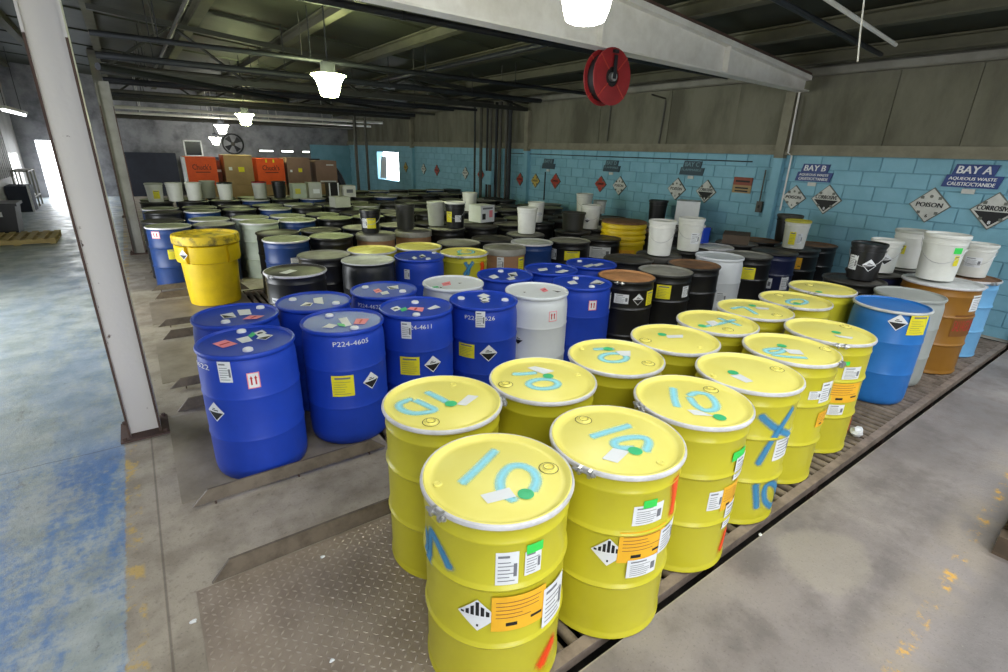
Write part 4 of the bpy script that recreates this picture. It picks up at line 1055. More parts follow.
# paper lying on the black open head drum
MB().add([(-.16, -.02, .868), (-.03, .08, .8685), (.02, -.0, .868), (-.11, -.1, .8685)], [(0, 1, 2, 3)]).build('paper_tag', M_WHITE, ROOT['C0'], smooth=False)
# ------------------------------------------------------------------ overpacks
def overpack(x, y, label, name='overpack_drum', s=1.):
    o = empty(name, (x, y, .006)); tag(o, label, 'drum', 'overpack drums')
    DRUMS.append((o, .40 * s))
    body = [(0, .02), (.27, .02), (.29, 0), (.305, .01), (.31, .05), (.335, .55), (.345, .64), (.345, .80)]
    MB().lathe(scaled(body, s, s), 40).build('body', M_OVER, o)
    for k in range(5):
        a0 = 2 * PI * k / 5 + .25; a1 = a0 + 2 * PI / 5 - .16
        n = 10; m = MB(); v = []
        for i in range(n + 1):
            a = a0 + (a1 - a0) * i / n
            for r, z in ((.338, .57), (.372, .585), (.382, .62), (.382, .79), (.372, .80), (.338, .80)):
                v.append((r * s * math.cos(a), r * s * math.sin(a), z * s))
        f = [(i * 6 + q, i * 6 + q + 1, i * 6 + q + 7, i * 6 + q + 6) for i in range(n) for q in range(5)] + [(0, 1, 2, 3, 4, 5), tuple(n * 6 + q for q in range(6))[::-1]]
        m.add(v, f).build('grip_panel', M_OVER, o)
    MB().lathe(scaled([(.345, .81), (.385, .812), (.396, .82), (.398, .90), (.392, .925), (.375, .93), (.35, .925), (.34, .90), (0, .905)], s, s), 40).build('lid', M_OVERDIRT, o)
    return o
op = overpack(.67, 7.72, 'yellow plastic overpack drum with dirty screw lid near the aisle')
add_sticker(op, 'corrosive', -142, .70, .13, .13, .385)
st = empty('ribbed_overpack', (6.22, 5.46, .006)); tag(st, 'yellow ribbed overpack drum with dark lid among black drums', 'drum', 'overpack drums')
DRUMS.append((st, .357))
pf = [(0, .01), (.31, 0), (.33, .02), (.335, .7)]
for k in range(4):
    zz = .72 + k * .085
    pf += [(.335, zz), (.352, zz + .012), (.355, zz + .045), (.345, zz + .065), (.335, zz + .07)]
MB().lathe(pf + [(.33, 1.06)], 36).build('body', M_OVER, st)
MB().lathe([(.35, 1.055), (.352, 1.075), (.33, 1.085), (0, 1.08)], 36).build('lid', L_RUST, st)
add_sticker(st, 'orange', -118, .62, .2, .1, .337); add_sticker(st, 'orange', -150, .62, .2, .1, .337)

# ------------------------------------------------------------------ fourth to eighth lanes
far = {}
def far_row(lane, line, y, x0, cols, gaps=(), step=.618):
    """cols: one letter a drum"""
    T = dict(k=(M_BLACKD, L_BLACK, R_BLACK, 'black drum with dark lid'), g=(M_BLACKD, L_GREEN, R_BLACK, 'black drum with dusty green lid'), y=(M_BLACKD, L_GREY, R_BLACK, 'black drum with grey lid'),
             b=(M_BLUEST, L_GREEN, M_RING, 'blue drum with dusty green lid'), n=(M_NAVYST, L_GREY, R_BLACK, 'navy drum with grey lid'), l=(M_LGREEN, L_GREEN, M_RING, 'pale drum with dusty green lid'),
             f=(M_FIBRE, L_GREY, None, 'brown fibre drum with grey lid'), p=(M_BLUE, L_BLACK, R_BLACK, 'bright blue drum with dark lid'), w=(M_WHITEPOLY, L_PALE, M_RING, 'white drum with pale lid'))
    for i, c in enumerate(cols):
        if c == '.': continue
        body, lid, ring, words = T[c]
        x = x0 + i * step
        if x > 8.35: break
        k = 'fibre' if c == 'f' else 'steel'
        nth = ['first', 'second', 'third', 'fourth', 'fifth', 'sixth', 'seventh', 'eighth', 'ninth', 'tenth', 'eleventh', 'twelfth', 'thirteenth', 'fourteenth', 'fifteenth'][i]
        o = drum(k, x + random.uniform(-.02, .02), y + random.uniform(-.03, .03), '%s, %s from aisle, %s line, %s lane' % (words, nth, line, LANEWORD[lane]), body, lid, ring, seg=20, group='drums in the %s lane' % LANEWORD[lane])
        far[(lane, line, i)] = o
far_row(3, 'near', 7.12, .30, '..bgffykykkyk.')
far_row(3, 'far', 7.76, .34, '..kkynkykgkkyk')
far_row(4, 'near', 8.98, .32, 'bnlbggykkbykgk')
far_row(4, 'far', 9.62, .30, 'kblbgkygbkykgy')
far_row(5, 'near', 10.85, .36, 'kbgbkglkgbkyky')
far_row(5, 'far', 11.46, .36, 'bgkgbkgkykgbkg')
far_row(6, 'near', 12.70, .36, 'kkgbgbkgbgkgyk')
far_row(6, 'far', 13.32, .36, 'gbkgkbgkgbgykg')
far_row(7, 'near', 14.45, 4.6, 'kgbkgbk')
for key, kind, off, z, w, h in [((4, 'near', 0), 'doc', 28, .76, .2, .1), ((4, 'near', 0), 'arrows', -38, .78, .12, .1), ((4, 'near', 0), 'yellow', 0, .5, .14, .14), ((3, 'near', 2), 'doc', 20, .62, .14, .10), ((3, 'near', 3), 'doc', 5, .66, .15, .11), ((4, 'far', 0), 'doc', 5, .76, .3, .1),
                                ((4, 'near', 2), 'yellow', 22, .5, .12, .16)]:
    o = far.get(key)
    if o: add_sticker(o, kind, math.degrees(math.atan2(-o.location.y, -o.location.x)) + off, z, w, h, .283)

# settle the drums so that none stands inside its neighbour
for it in range(150):
    for i, (a, ra) in enumerate(DRUMS):
        for b_, rb in DRUMS[i + 1:]:
            dx = b_.location.x - a.location.x
            if abs(dx) > .8: continue
            dy = b_.location.y - a.location.y
            if abs(dy) > .8: continue
            d = math.hypot(dx, dy); need = ra + rb + .004 - d
            if need > 0:
                ux, uy = dx / d, dy / d
                a.location.x -= ux * need * .5; a.location.y -= uy * need * .5; b_.location.x += ux * need * .5; b_.location.y += uy * need * .5
        a.location.x = min(a.location.x, XR - .15 - ra); a.location.y = max(a.location.y, 1.09 + ra * .5)
ROOT['LB'].location.y -= .022
# ------------------------------------------------------------------ pails and cartons on the drums
PAIL = [(0, .006), (.118, .006), (.122, 0), (.130, .004), (.146, .285), (.152, .287), (.152, .297), (.1475, .299), (.1485, .325), (.155, .327), (.155, .336), (.149, .338), (.150, .352)]
PAIL_LID = [(0, .352), (.118, .352), (.124, .346), (.138, .346), (.144, .360), (.153, .366), (.159, .362), (.160, .340), (.155, .338)]
def pail(x, y, z, label, body, lid, s=1., sh=1., handle=True, sticks=(), group='pails standing on drums', lid_on=True):
    o = empty('pail', (x, y, z)); tag(o, label, 'pail', group)
    put('body', pm(('pail', s, sh, body.name), lambda: MB().lathe(scaled(PAIL, s, s * sh), 28).mesh('body', body)), o)
    if lid_on: put('lid', pm(('plid', s, sh, lid.name), lambda: MB().lathe(scaled(PAIL_LID, s, s * sh), 28).mesh('lid', lid)), o)
    if handle:
        ang = math.atan2(-y, -x)
        pts = []
        for i in range(13):
            t = PI * i / 12
            pts.append((.156 * s * abs(math.sin(t)) ** .35 if 0 < i < 12 else .0, .156 * s * math.cos(t), (.315 - .17 * math.sin(t)) * s * sh))
        pts[0] = (.0, .157 * s, .315 * s * sh); pts[-1] = (0, -.157 * s, .315 * s * sh)
        MB().tube(pts, .0028, 5).build('handle', M_WIRE, o, (0, 0, 0), ang)
    a0 = math.degrees(math.atan2(-y, -x))
    for kind, off, zz, w, h in sticks:
        # labels sit on the tapered side: use the radius at their middle
        r = (.130 + .016 * zz / .285) * s + .0008
        t = put(NAME_OF[kind], sticker_mesh(kind, w, h, round(r + .002, 3)), o, (0, 0, zz * s * sh), math.radians(a0 + off))
    return o
M_PWHITE = mat('white_pail', rgb(228, 228, 222), .45, col2=rgb(204, 204, 196), amount=.5)
M_PGREY = mat('greyish_pail', rgb(188, 190, 182), .5, col2=rgb(160, 162, 152), amount=.5)
M_PBLACK = mat('black_pail', rgb(24, 24, 26), .4)
M_PDARK = mat('dark_grey_pail', rgb(52, 52, 48), .5)
M_PYEL = mat('yellow_stained_lid', rgb(204, 196, 70), .5, col2=rgb(160, 152, 50))
ZT = .89
pail(6.22, 2.05, ZT, 'black steel pail with white diamond on the black drum behind the grey drum', M_PBLACK, M_PBLACK, 1.05, 1.0, True, [('corrosive', 18, .16, .13, .13), ('doc', -45, .17, .10, .15)])
pail(6.86, 2.10, ZT, 'white pail with black diamond right of the black pail', M_PWHITE, M_PWHITE, 1., 1., True, [('corrosive', 12, .16, .14, .13)])
pail(6.72, 1.56, .937, 'wide white pail on the gold drum with small green label', M_PWHITE, M_PWHITE, 1.22, 1.05, True, [('green', 42, .25, .08, .06), ('yellow', 48, .17, .05, .1)])
pail(7.46, 2.06, ZT, 'white pail partly hidden behind the wide white pail', M_PWHITE, M_PGREY, 1.1, 1.1, False, [('yellow', -20, .18, .07, .1)])
pail(7.6, 1.46, ZT, 'white pail with blue framed label on the sky blue drum', M_PWHITE, M_PWHITE, 1.05, .95, True, [('doc', -4, .17, .15, .11)])
pail(5.30, 4.0, ZT, 'tall white pail with red lid mark, nearer of two side by side', M_PWHITE, M_PWHITE, 1.06, 1.1, True, [])
pail(5.93, 4.02, ZT, 'tall white pail with dark print, further of two side by side', M_PWHITE, M_PWHITE, 1.06, 1.1, True, [('doc', 30, .15, .12, .14)])
pail(7.55, 3.42, ZT, 'pail with yellow stained lid in front of the wide lidded black pail', M_PWHITE, M_PYEL, 1.06, 1.0, False, [('yellow', -12, .14, .08, .18), ('doc', 24, .14, .07, .14)])
pail(8.05, 3.78, ZT, 'black pail with wide grey lid by the wall below the POISON sign', M_PBLACK, L_BLACK, 1.15, .95, False, [('doc', 10, .18, .1, .12)])
pail(2.73, 7.16, ZT, 'black pail with yellow label on a brown fibre drum', M_PBLACK, M_PBLACK, .95, .95, True, [('yellow', 6, .16, .13, .14), ('doc', -35, .16, .08, .13)])
pail(3.32, 7.24, ZT, 'plain dark grey pail on a brown fibre drum', M_PDARK, M_PDARK, .95, 1.1, False)
pail(3.95, 7.42, ZT, 'greyish white pail with wire handle, left of the black pail with white lid', M_PGREY, M_PGREY, .95, 1.1, True)
pail(4.12, 7.1, ZT, 'black pail with white lid and yellow label', M_PBLACK, M_PWHITE, 1.05, 1.05, True, [('yellow', -40, .16, .1, .16), ('doc', 20, .14, .1, .1)])
pail(4.83, 6.14, ZT, 'plain white pail on the drum behind the blue steel drum', M_PWHITE, M_PWHITE, 1., 1.05, False)
pail(5.8, 7.12, ZT, 'white pail with blue print right of the plain white pail', M_PWHITE, M_PWHITE, .95, 1., True, [('doc', 30, .16, .1, .06)])
pail(5.6, 9.05, ZT, 'small white pail behind the white square carton with symbols', M_PWHITE, M_PWHITE, 1., 1., False)
pail(7.62, 7.78, ZT, 'white pail above the dark tub near the blue wall', M_PWHITE, M_PWHITE, 1.1, 1., True)
pail(6.15, 6.1, ZT, 'white pail beside the yellow ribbed overpack with small black mark', M_PWHITE, M_PWHITE, 1.05, 1., True, [('corrosive', -20, .14, .1, .09)])
pail(8.0, 7.7, ZT, 'small white pail half hidden left of the yellow ribbed overpack', M_PWHITE, M_PGREY, .9, .8, False)
pail(8.2, 6.35, ZT, 'black pail left of the white carton by the blue wall', M_PBLACK, M_PBLACK, 1.15, .9, False)
for x, y, bm_, lm, words in ((.34, 12.66, M_PWHITE, M_PGREY, 'pail with yellow green label at the aisle end of the seventh lane'), (.69, 12.72, M_PWHITE, M_PWHITE, 'white pail, second from the aisle on the seventh lane'), (1.04, 12.78, M_PWHITE, M_PWHITE, 'white pail, third from the aisle on the seventh lane'),
                     (1.36, 13.3, M_PGREY, M_PGREY, 'grey pail just behind the three white pails on the seventh lane'), (1.62, 12.7, M_PWHITE, M_PBLACK, 'white pail with black lid below the first orange box'), (2.35, 12.9, M_PGREY, M_REEL, 'pale pail with red lid below the second orange box'),
                     (2.78, 12.95, M_PBLACK, M_PBLACK, 'black pail below the second orange box')):
    pail(x, y, ZT, words, bm_, lm, 1., 1., False, [('yellow', 10, .15, .11, .16)] if x < .5 else [], group='pails on the seventh lane')
# dark tub
tb = MB().lathe([(0, .01), (.15, 0), (.185, .26), (.20, .262), (.20, .285), (.18, .285), (.165, .02), (0, .025)], 24).build('tub', M_PDARK, None, (5.72, 6.06, ZT))
tag(tb, 'dark plastic tub on a drum behind the white pail', 'tub')
def carton(x, y, z, w, d, h, m, label, rz=0., prints=(), name='carton', group=None):
    o = empty(name, (x, y, z), rz); tag(o, label, 'box', group)
    MB().box(-w / 2, w / 2, -d / 2, d / 2, 0, h).build('body', m, o, smooth=False)
    # closed flaps with a seam
    for s in (-1, 1):
        MB().box(-w / 2 - .004, w / 2 + .004, min(s * .004, s * (d / 2 + .004)), max(s * .004, s * (d / 2 + .004)), h, h + .007).build('flap', m, o, smooth=False)
    for px0, px1, pz0, pz1, pmat in prints:
        MB().box(px0, px1, -d / 2 - .002, -d / 2, pz0, pz1).build('print', pmat, o, smooth=False)
    return o
carton(8.25, 5.72, ZT, .42, .40, .42, M_WHITE, 'white carton with blue print standing by the blue wall', .6, [(.02, .14, .30, .35, M_NAVY), (.02, .10, .10, .14, M_NAVY), (.15, .17, .2, .28, M_BLACK), (-.19, -.06, .12, .36, M_CARD)])
carton(7.22, 4.10, ZT, .52, .36, .12, M_DARKWOOD, 'flat dark carton lying on a drum near the wall', .5)
carton(4.92, 7.55, ZT, .34, .3, .28, M_WHITE, 'white square carton with black symbols', .2, [(-.13, -.05, .05, .15, M_BLACK), (.04, .12, .08, .2, M_PINK), (-.12, .12, .22, .25, M_GREY)])
carton(3.42, 10.6, ZT, .32, .3, .2, M_PGREY, 'small grey carton on a drum in the sixth lane', .1)
carton(3.15, 12.75, ZT, .3, .3, .32, M_LGREEN, 'pale green carton below the grey brown box', .0, [(-.1, .02, .1, .22, M_PYEL)])
carton(3.52, 12.8, ZT, .3, .3, .34, M_PGREY, 'pale grey carton right of the pale green carton', .0, [(-.05, .1, .1, .2, M_WHITE)])
carton(3.98, 12.85, ZT, .24, .3, .33, M_BLACK, 'black carton with white edges below the smallest brown box', .0, [(-.12, -.09, 0, .33, M_WHITE), (.09, .12, 0, .33, M_WHITE)])
carton(4.35, 12.8, ZT, .3, .3, .26, M_PWHITE, 'white carton right of the black carton with white edges', .0, [(-.08, .08, .1, .18, M_GREY)])
j = empty('jerry_can', (6.66, 4.3, ZT)); tag(j, 'small blue plastic can beside the white pails', 'can')
MB().box(-.08, .08, -.06, .06, 0, .22).build('body', M_BLUE, j, smooth=False); MB().lathe([(.02, .22), (.02, .25), (0, .25)], 10).build('cap', M_WHITE, j)

# big cartons on pallets at the back
def big_stack(x0, x1, zt, m, label, prints, y=15.5, base_m=M_CARD):
    w = x1 - x0; z1 = 1.04
    o = carton((x0 + x1) / 2, y, 0, w * 1.02, .8, z1 - .012, base_m, 'brown carton supporting the ' + label.replace('bulk ', '').replace(' with black lettering,', ' carton').replace('carton carton', 'carton'), name='bulk_box', group='bulk boxes at the back')
    return carton((x0 + x1) / 2, y, z1, w, .8, zt - z1, m, label, 0, prints, name='bulk_box', group='bulk boxes at the back')
def orange_print(o, w, h, d=.8):
    v, f = text_in("Chuck's", w * .62, h * .2, 0, h * .66)
    MB().add([(a, -d / 2 - .004, b_) for a, b_ in v], f).build('lettering', M_BLACK, o, smooth=False)
    MB().box(-w * .22, w * .26, -d / 2 - .003, -d / 2, h * .46, h * .485).build('print', M_BLACK, o, smooth=False)
o = big_stack(1.16, 1.82, 1.70, M_ORBOX, 'orange carton with black lettering, left of two at the back', []); orange_print(o, .66, .66)
MB().box(-.37, -.335, -.41, .4, 0, .66).build('white_side', M_WHITE, o, smooth=False)
carton(1.91, 15.75, 1.04, .12, .5, .58, M_RUSTSIGN, 'narrow red brown carton between the orange and brown boxes', 0, [(-.05, .05, .3, .36, M_WHITE)])
carton(1.91, 15.75, 0, .12, .5, 1.03, M_CARD, 'narrow carton under the red brown carton')
big_stack(2.0, 2.66, 1.76, M_CARD, 'brown cardboard bulk box with yellow square between the orange boxes', [(-.02, .12, .32, .44, M_YLABEL), (-.24, -.16, .36, .44, M_WHITE)])
o = big_stack(2.76, 3.44, 1.69, M_ORBOX, 'orange carton with black lettering, right of two at the back', [(-.12, -.08, .56, .64, M_YLABEL), (.06, .1, .56, .64, M_YLABEL)]); orange_print(o, .68, .65)
big_stack(3.52, 4.12, 1.72, M_CARD2, 'grey brown bulk box with small yellow label right of the orange boxes', [(-.02, .08, .32, .42, M_YLABEL), (-.24, -.18, .32, .38, M_WHITE)])
big_stack(4.28, 4.86, 1.66, M_CARD2, 'smallest brown bulk box at the right end of the row', [(-.2, .25, .05, .09, M_WHITE), (0, .2, .5, .53, M_WHITE)])

# ------------------------------------------------------------------ signs on the blue wall
XS = XR - .004
def flat_text(s, w, h, yc, zc, x, m, root, name='lettering', slant=0., bold=0.):
    v, f = text_in(s, w, h, bold=bold)
    mb_ = MB()
    for k in (-1, 0, 1):      # heavy strokes
        mb_.add([(x - .0002 * k, yc - (a + slant * b_ + k * h * .05), zc + b_) for a, b_ in v], f)
    mb_.build(name, m, root, smooth=False)
def bay_sign(y, z, letter, m, tm, s=1., lines=('AQUEOUS WASTE', 'CAUSTIC/CYANIDE'), label=''):
    o = empty('bay_sign', (XR - .03, y, z)); tag(o, label, 'sign', 'bay signs on the blue wall')
    def para(w, h, zc, k=.10):
        return [(-(-w / 2 - k * h), zc - h / 2), (-(w / 2 - k * h), zc - h / 2), (-(w / 2 + k * h), zc + h / 2), (-(-w / 2 + k * h), zc + h / 2)]
    MB().prism(para(.42 * s, .13 * s, .075 * s), 'x', 0, .025).build('upper_board', m, o, smooth=False)
    MB().prism(para(.56 * s, .15 * s, -.066 * s), 'x', 0, .025).build('lower_board', m, o, smooth=False)
    flat_text('BAY ' + letter, .34 * s, .092 * s, 0, .075 * s, -.003, tm, o, slant=.12)
    for i, t in enumerate(lines):
        flat_text(t, .47 * s, .045 * s, 0, (-.036 - .062 * i) * s, -.003, tm, o, slant=.12, bold=0.)
    tg = MB().box(-.002, .02, -.065 * s, .065 * s, -.215 * s, -.155 * s).build('small_tag', M_PLACARD, o, smooth=False)
    return o
M_FADED = mat('faded_sign', rgb(60, 80, 92), .6); M_FADETXT = mat('faded_text', rgb(112, 146, 158), .6)
bay_sign(1.96, 1.94, 'A', M_NAVY, M_WHITE, 1., label='blue sign reading BAY A AQUEOUS WASTE on the light blue wall')
bay_sign(3.86, 1.89, 'B', M_NAVY, M_WHITE, .92, label='blue sign reading BAY B near the concrete pilaster')
bay_sign(6.06, 1.87, 'C', M_FADED, M_FADETXT, .9, ('FLAMMABLE',), label='faded dark sign reading BAY C above two hazard placards')
bay_sign(8.1, 1.83, 'D', M_FADED, M_FADETXT, .85, ('FLAMMABLE',), label='faded dark sign reading BAY D on the shaded wall')
bay_sign(10.25, 1.8, 'E', M_FADED, M_FADETXT, .85, (), label='faded dark sign reading BAY E next to the upright pipes')
def placard(y, z, d, kind, label):
    o = empty('hazard_placard', (XR - .03, y, z)); tag(o, label, 'sign', 'diamond hazard placards on the wall')
    h = d / 2
    dm = lambda k: [(-h * k, 0), (0, -h * k), (h * k, 0), (0, h * k)]
    MB().prism(dm(1.), 'x', .008, .028).build('holder', M_HOLDER, o, smooth=False)
    face = {'poison': M_PLACARD, 'corrosive': M_PLACARD, 'red': M_PLACRED, 'yellow': M_PLACYEL, 'white': M_PLACARD}[kind]
    MB().prism(dm(.93), 'x', .0, .008).build('face', face, o, smooth=False)
    if kind == 'corrosive':
        MB().prism([(-h * .78, -.03 * h), (0, -h * .81), (h * .78, -.03 * h)], 'x', -.002, 0).build('black_half', M_BLACK, o, smooth=False)
    tx = {'poison': 'POISON', 'corrosive': 'CORROSIVE', 'red': 'FLAMMABLE', 'yellow': 'OXIDIZER', 'white': 'POISON'}[kind]
    flat_text(tx, d * (.62 if kind != 'corrosive' else .7), d * .13, 0, d * (.08 if kind == 'corrosive' else .015), -.004, M_BLACK, o, bold=0., slant=.1)
    num = {'poison': '6', 'corrosive': '8', 'red': '3', 'yellow': '5', 'white': '6'}[kind]
    flat_text(num, None, d * .09, 0, -d * .30, -.005, M_WHITE if kind == 'corrosive' else M_BLACK, o)
    if kind in ('poison', 'white'):
        m = MB()
        v = [(-.004, .045 * d * math.cos(a), d * .25 + .045 * d * math.sin(a)) for a in [2 * PI * i / 12 for i in range(12)]]
        m.add(v, [tuple(range(12))]); m.build('skull_print', M_HOLDER, o, smooth=False)
    for sy, sz in ((-.2, .2), (.2, .2), (-.2, -.2), (.2, -.2)):
        MB().box(-.008, .0, sy * d * 1.05 - .018, sy * d * 1.05 + .018, sz * d * 1.05 - .018, sz * d * 1.05 + .018).build('clip', M_HOLDER, o, smooth=False)
    return o
placard(2.31, 1.55, .46, 'poison', 'diamond placard reading POISON under the BAY A sign')
placard(1.66, 1.54, .46, 'corrosive', 'diamond placard reading CORROSIVE at the edge beside BAY A')
placard(4.09, 1.50, .38, 'poison', 'diamond placard reading POISON under the BAY B sign')
placard(3.60, 1.51, .44, 'corrosive', 'diamond placard reading CORROSIVE under the BAY B sign')
placard(6.34, 1.47, .42, 'poison', 'faded white diamond placard reading POISON under BAY C')
placard(5.69, 1.47, .42, 'corrosive', 'black and white diamond placard under the BAY C sign')
placard(8.39, 1.43, .36, 'red', 'red diamond placard under the BAY D sign')
placard(7.82, 1.43, .40, 'white', 'white diamond placard under the BAY D sign')
placard(11.0 - .25, 1.36, .36, 'yellow', 'yellow diamond placard under the BAY E sign')
placard(11.42, 1.36, .34, 'red', 'red diamond placard next to the upright pipes')
placard(9.95, 1.40, .38, 'red', 'red diamond placard right of the BAY E sign')
for yy, k, w in ((13.4, 'red', 'red placard left of the upright pipes'), (14.3, 'white', 'white placard left of the upright pipes'), (16.2, 'red', 'small red placard midway along the far blue wall'), (17.2, 'white', 'white placard midway along the far blue wall'), (18.7, 'yellow', 'yellow placard closest to the bright wall opening')):
    placard(yy, 1.38, .38, k, w)
wn = empty('warning_board', (XR - .03, 5.0, 1.63)); tag(wn, 'rusty red and tan rectangular warning board near the pilaster', 'sign')
MB().box(0, .02, -.17, .17, 0, .13).build('upper_half', M_RUSTSIGN, wn, smooth=False); MB().box(0, .02, -.17, .17, -.13, 0).build('lower_half', mat('tan_board', rgb(166, 140, 96), .6), wn, smooth=False)
for i in range(2): MB().box(-.002, 0, -.12, .12, -.06 - .05 * i, -.035 - .05 * i).build('print', M_BLACK, wn, smooth=False)
MB().box(-.002, 0, -.13, .13, .05, .08).build('print', M_BLACK, wn, smooth=False)
# wall switch box, conduits
sw = empty('switch_box', (XR - .05, 4.62, 1.3)); tag(sw, 'small grey switch box on the blue wall by the pilaster', 'switch')
MB().box(0, .045, -.05, .05, -.09, .09).build('body', M_PIPE, sw, smooth=False); MB().box(-.02, 0, -.012, .012, -.02, .03).build('lever', M_BLACK, sw, smooth=False)
def pipe(pts, r, m, label, name='pipe', group='pipes and conduits', seg=8):
    return tag(MB().tube(pts, r, seg).build(name, m), label, 'pipe', group)
pipe([(XR - .05, 4.62, 1.39), (XR - .05, 4.62, 1.9)], .012, M_PIPE, 'thin conduit rising from the wall switch box', 'conduit')
pipe([(XR - .045, 4.25, 1.28), (XR - .045, 4.25, BT - .01), (XR - .14, 4.27, BT + .03), (XR - .15, 4.29, 3.2)], .014, M_WHITESTEEL, 'white conduit running up beside the concrete pilaster', 'conduit')
pipe([(XR - .03, 6.9, 2.3), (XR - .03, 6.86, 3.02), (XR - .08, 6.83, 3.1), (XR - .5, 6.83, 3.14)], .016, M_PIPE, 'bent conduit on the upper concrete panels', 'conduit')
pipe([(XR - .03, 8.3, BT + .2), (XR - .03, 8.28, 3.2)], .013, M_PIPE, 'thin conduit on the concrete panels below the hose reel', 'conduit')
pipe([(XR - .02, 4.9, 2.02), (XR - .02, 12., 2.02)], .010, M_DARKPIPE, 'thin dark cable pipe running along the blue wall', 'conduit')
pipe([(XR - .02, 10.36, .9), (XR - .02, 10.36, 1.6)], .014, M_DARKPIPE, 'thin upright pipe on the blue wall below BAY E', 'conduit')
# upright pipes and cabinet in front of the wall
for i, (x, y, r, m) in enumerate(((8.35, 11.5, .05, M_DARKPIPE), (8.4, 11.72, .035, M_PIPE), (8.35, 11.95, .05, M_PIPE), (8.4, 12.2, .04, M_DARKPIPE), (8.35, 12.42, .05, M_PIPE), (8.4, 12.66, .03, M_DARKPIPE), (8.35, 12.9, .045, M_PIPE), (8.3, 13.15, .03, M_DARKPIPE))):
    pipe([(x, y, 0), (x, y, 3.3)], r, m, '%s of eight upright pipes by the wall, counted from the right' % ['first', 'second', 'third', 'fourth', 'fifth', 'sixth', 'seventh', 'eighth'][i], 'upright_pipe', 'upright pipes by the wall')
cb = empty('electric_box', (8.2, 12.3, 1.35)); tag(cb, 'blue grey electric box on the upright pipes', 'box')
MB().box(0, .08, -.17, .17, -.18, .18).build('body', M_BLOCK, cb, smooth=False); MB().box(-.012, 0, -.15, .15, -.16, .16).build('door', M_BLOCK, cb, smooth=False)
for i, (x, y) in enumerate(((6.8, 18.8), (7.0, 19.3), (7.3, 19.05))):
    pipe([(x, y, 0), (x, y, 3.3)], .05, M_PIPE, '%s of three far upright pipes near the bright opening' % ('first', 'second', 'third')[i], 'upright_pipe', 'far upright pipes')

# ------------------------------------------------------------------ overhead pipes, lamps, hose reel, rope
def hung_pipe(y, z, r, m, label, x0=-.1, x1=8.2, hang=True):
    o = empty('overhead_pipe', (0, y, z)); tag(o, label, 'pipe', 'pipes under the roof')
    MB().tube([(x0, 0, 0), (x1, 0, 0)], r, 10).build('run', m, o)
    x = x0 + .7
    while x < x1:
        zt = roof_z(x) - z
        MB().tube([(x, 0, r * .5), (x, 0, zt)], .008, 5).build('hanger', m, o)
        MB().tube([(x - .02, 0, 0), (x + .02, 0, 0)], r * 1.18, 10).build('clamp', m, o)
        x += 1.9
    return o
PW = [(5.32, 3.3, .036, M_DARKPIPE, 'dark sprinkler pipe nearest behind the white beam'), (8.55, 3.26, .034, M_DARKPIPE, 'dark overhead pipe just past the lit ceiling lamp'), (9.0, 3.34, .022, M_PIPE, 'thin grey overhead pipe past the lit ceiling lamp'),
      (10.1, 3.2, .05, M_DARKPIPE, 'thick dark overhead pipe before the middle roof beam'), (12.1, 3.25, .05, M_PIPE, 'thick grey overhead pipe behind the middle roof beam'), (12.9, 3.12, .035, M_DARKPIPE, 'dark overhead pipe second behind the middle roof beam'),
      (14.2, 3.2, .06, M_DARKPIPE, 'large dark overhead duct pipe over the back lanes'), (15.4, 3.1, .035, M_PIPE, 'grey overhead pipe above the bulk boxes'), (16.8, 3.12, .06, M_DARKPIPE, 'dark overhead pipe behind the bulk boxes'), (19.6, 2.95, .05, M_WHITESTEEL, 'white overhead pipe near the far wall'),
      (20.8, 2.85, .04, M_WHITESTEEL, 'white overhead pipe closest to the far wall'), (22.5, 2.8, .07, M_PIPE, 'grey overhead duct along the far wall')]
for y, z, r, m, lb in PW:
    hung_pipe(y, z, r, m, lb)
for (a, b_, m, r, lb) in (((-.1, 9.6, 3.0), (3.2, 13.0, 3.0), M_DARKPIPE, .05, 'dark diagonal brace pipe under the roof'), ((.98, 5.1, 3.75), (.98, 22., 3.75), M_PIPE, .03, 'long thin conduit running down the hall under the roof'), ((5.0, 5.5, 3.47), (5.0, 22., 3.47), M_DARKPIPE, .04, 'long dark pipe running down the hall near the wall')):
    pipe([a, b_], r, m, lb, 'overhead_pipe')
# black and white conduits right of the white beam
pipe([(4.3, 2.72, 3.36), (7.7, 2.98, 3.3)], .028, M_DARKPIPE, 'black conduit under the roof right of the white beam', 'overhead_conduit')
pipe([(4.7, 2.42, 3.34), (7.2, 2.66, 3.3)], .02, M_WHITESTEEL, 'white conduit under the roof right of the white beam', 'overhead_conduit')
tag(MB().tube([(4.62, 2.0, roof_z(4.62)), (4.64, 2.0, 3.2), (4.71, 2.0, 2.98), (4.78, 2.0, 2.8)], .006, 6).build('hanging_rope', M_ROPE), 'short white rope hanging from the roof', 'rope')
M_LAMPGREEN = emit('green_tinted_lamp_glass', (.9, 1.0, .5), LAMP_STRENGTH * 1.8)
def lamp(x, y, zb, label, s=1., green=False):
    o = empty('ceiling_lamp', (x, y, zb)); tag(o, label, 'lamp', 'bowl lamps hanging in a row')
    MB().lathe(scaled([(0, 0), (.085, .0), (.115, .012), (.135, .06), (.15, .13), (.175, .20), (.215, .26), (.245, .285), (.235, .292), (0, .292)], s, s), 28).build('glass_bowl', M_LAMPGREEN if green else M_LAMPGLASS, o)
    MB().lathe(scaled([(.12, .294), (.11, .33), (.10, .36), (.10, .45), (.05, .47), (0, .47)], s, s), 20).build('ballast_housing', M_DARKPIPE, o)
    MB().tube([(0, 0, .46 * s), (0, 0, roof_z(x) - zb)], .01, 6).build('stem', M_DARKPIPE, o)
    return o
lamp(2.4, 2.57, 2.80, 'bright bowl lamp at the top edge before the white beam', 1.0)
lamp(2.58, 8.05, 2.73, 'bright bowl lamp with greenish glow under the roof', 1., True)
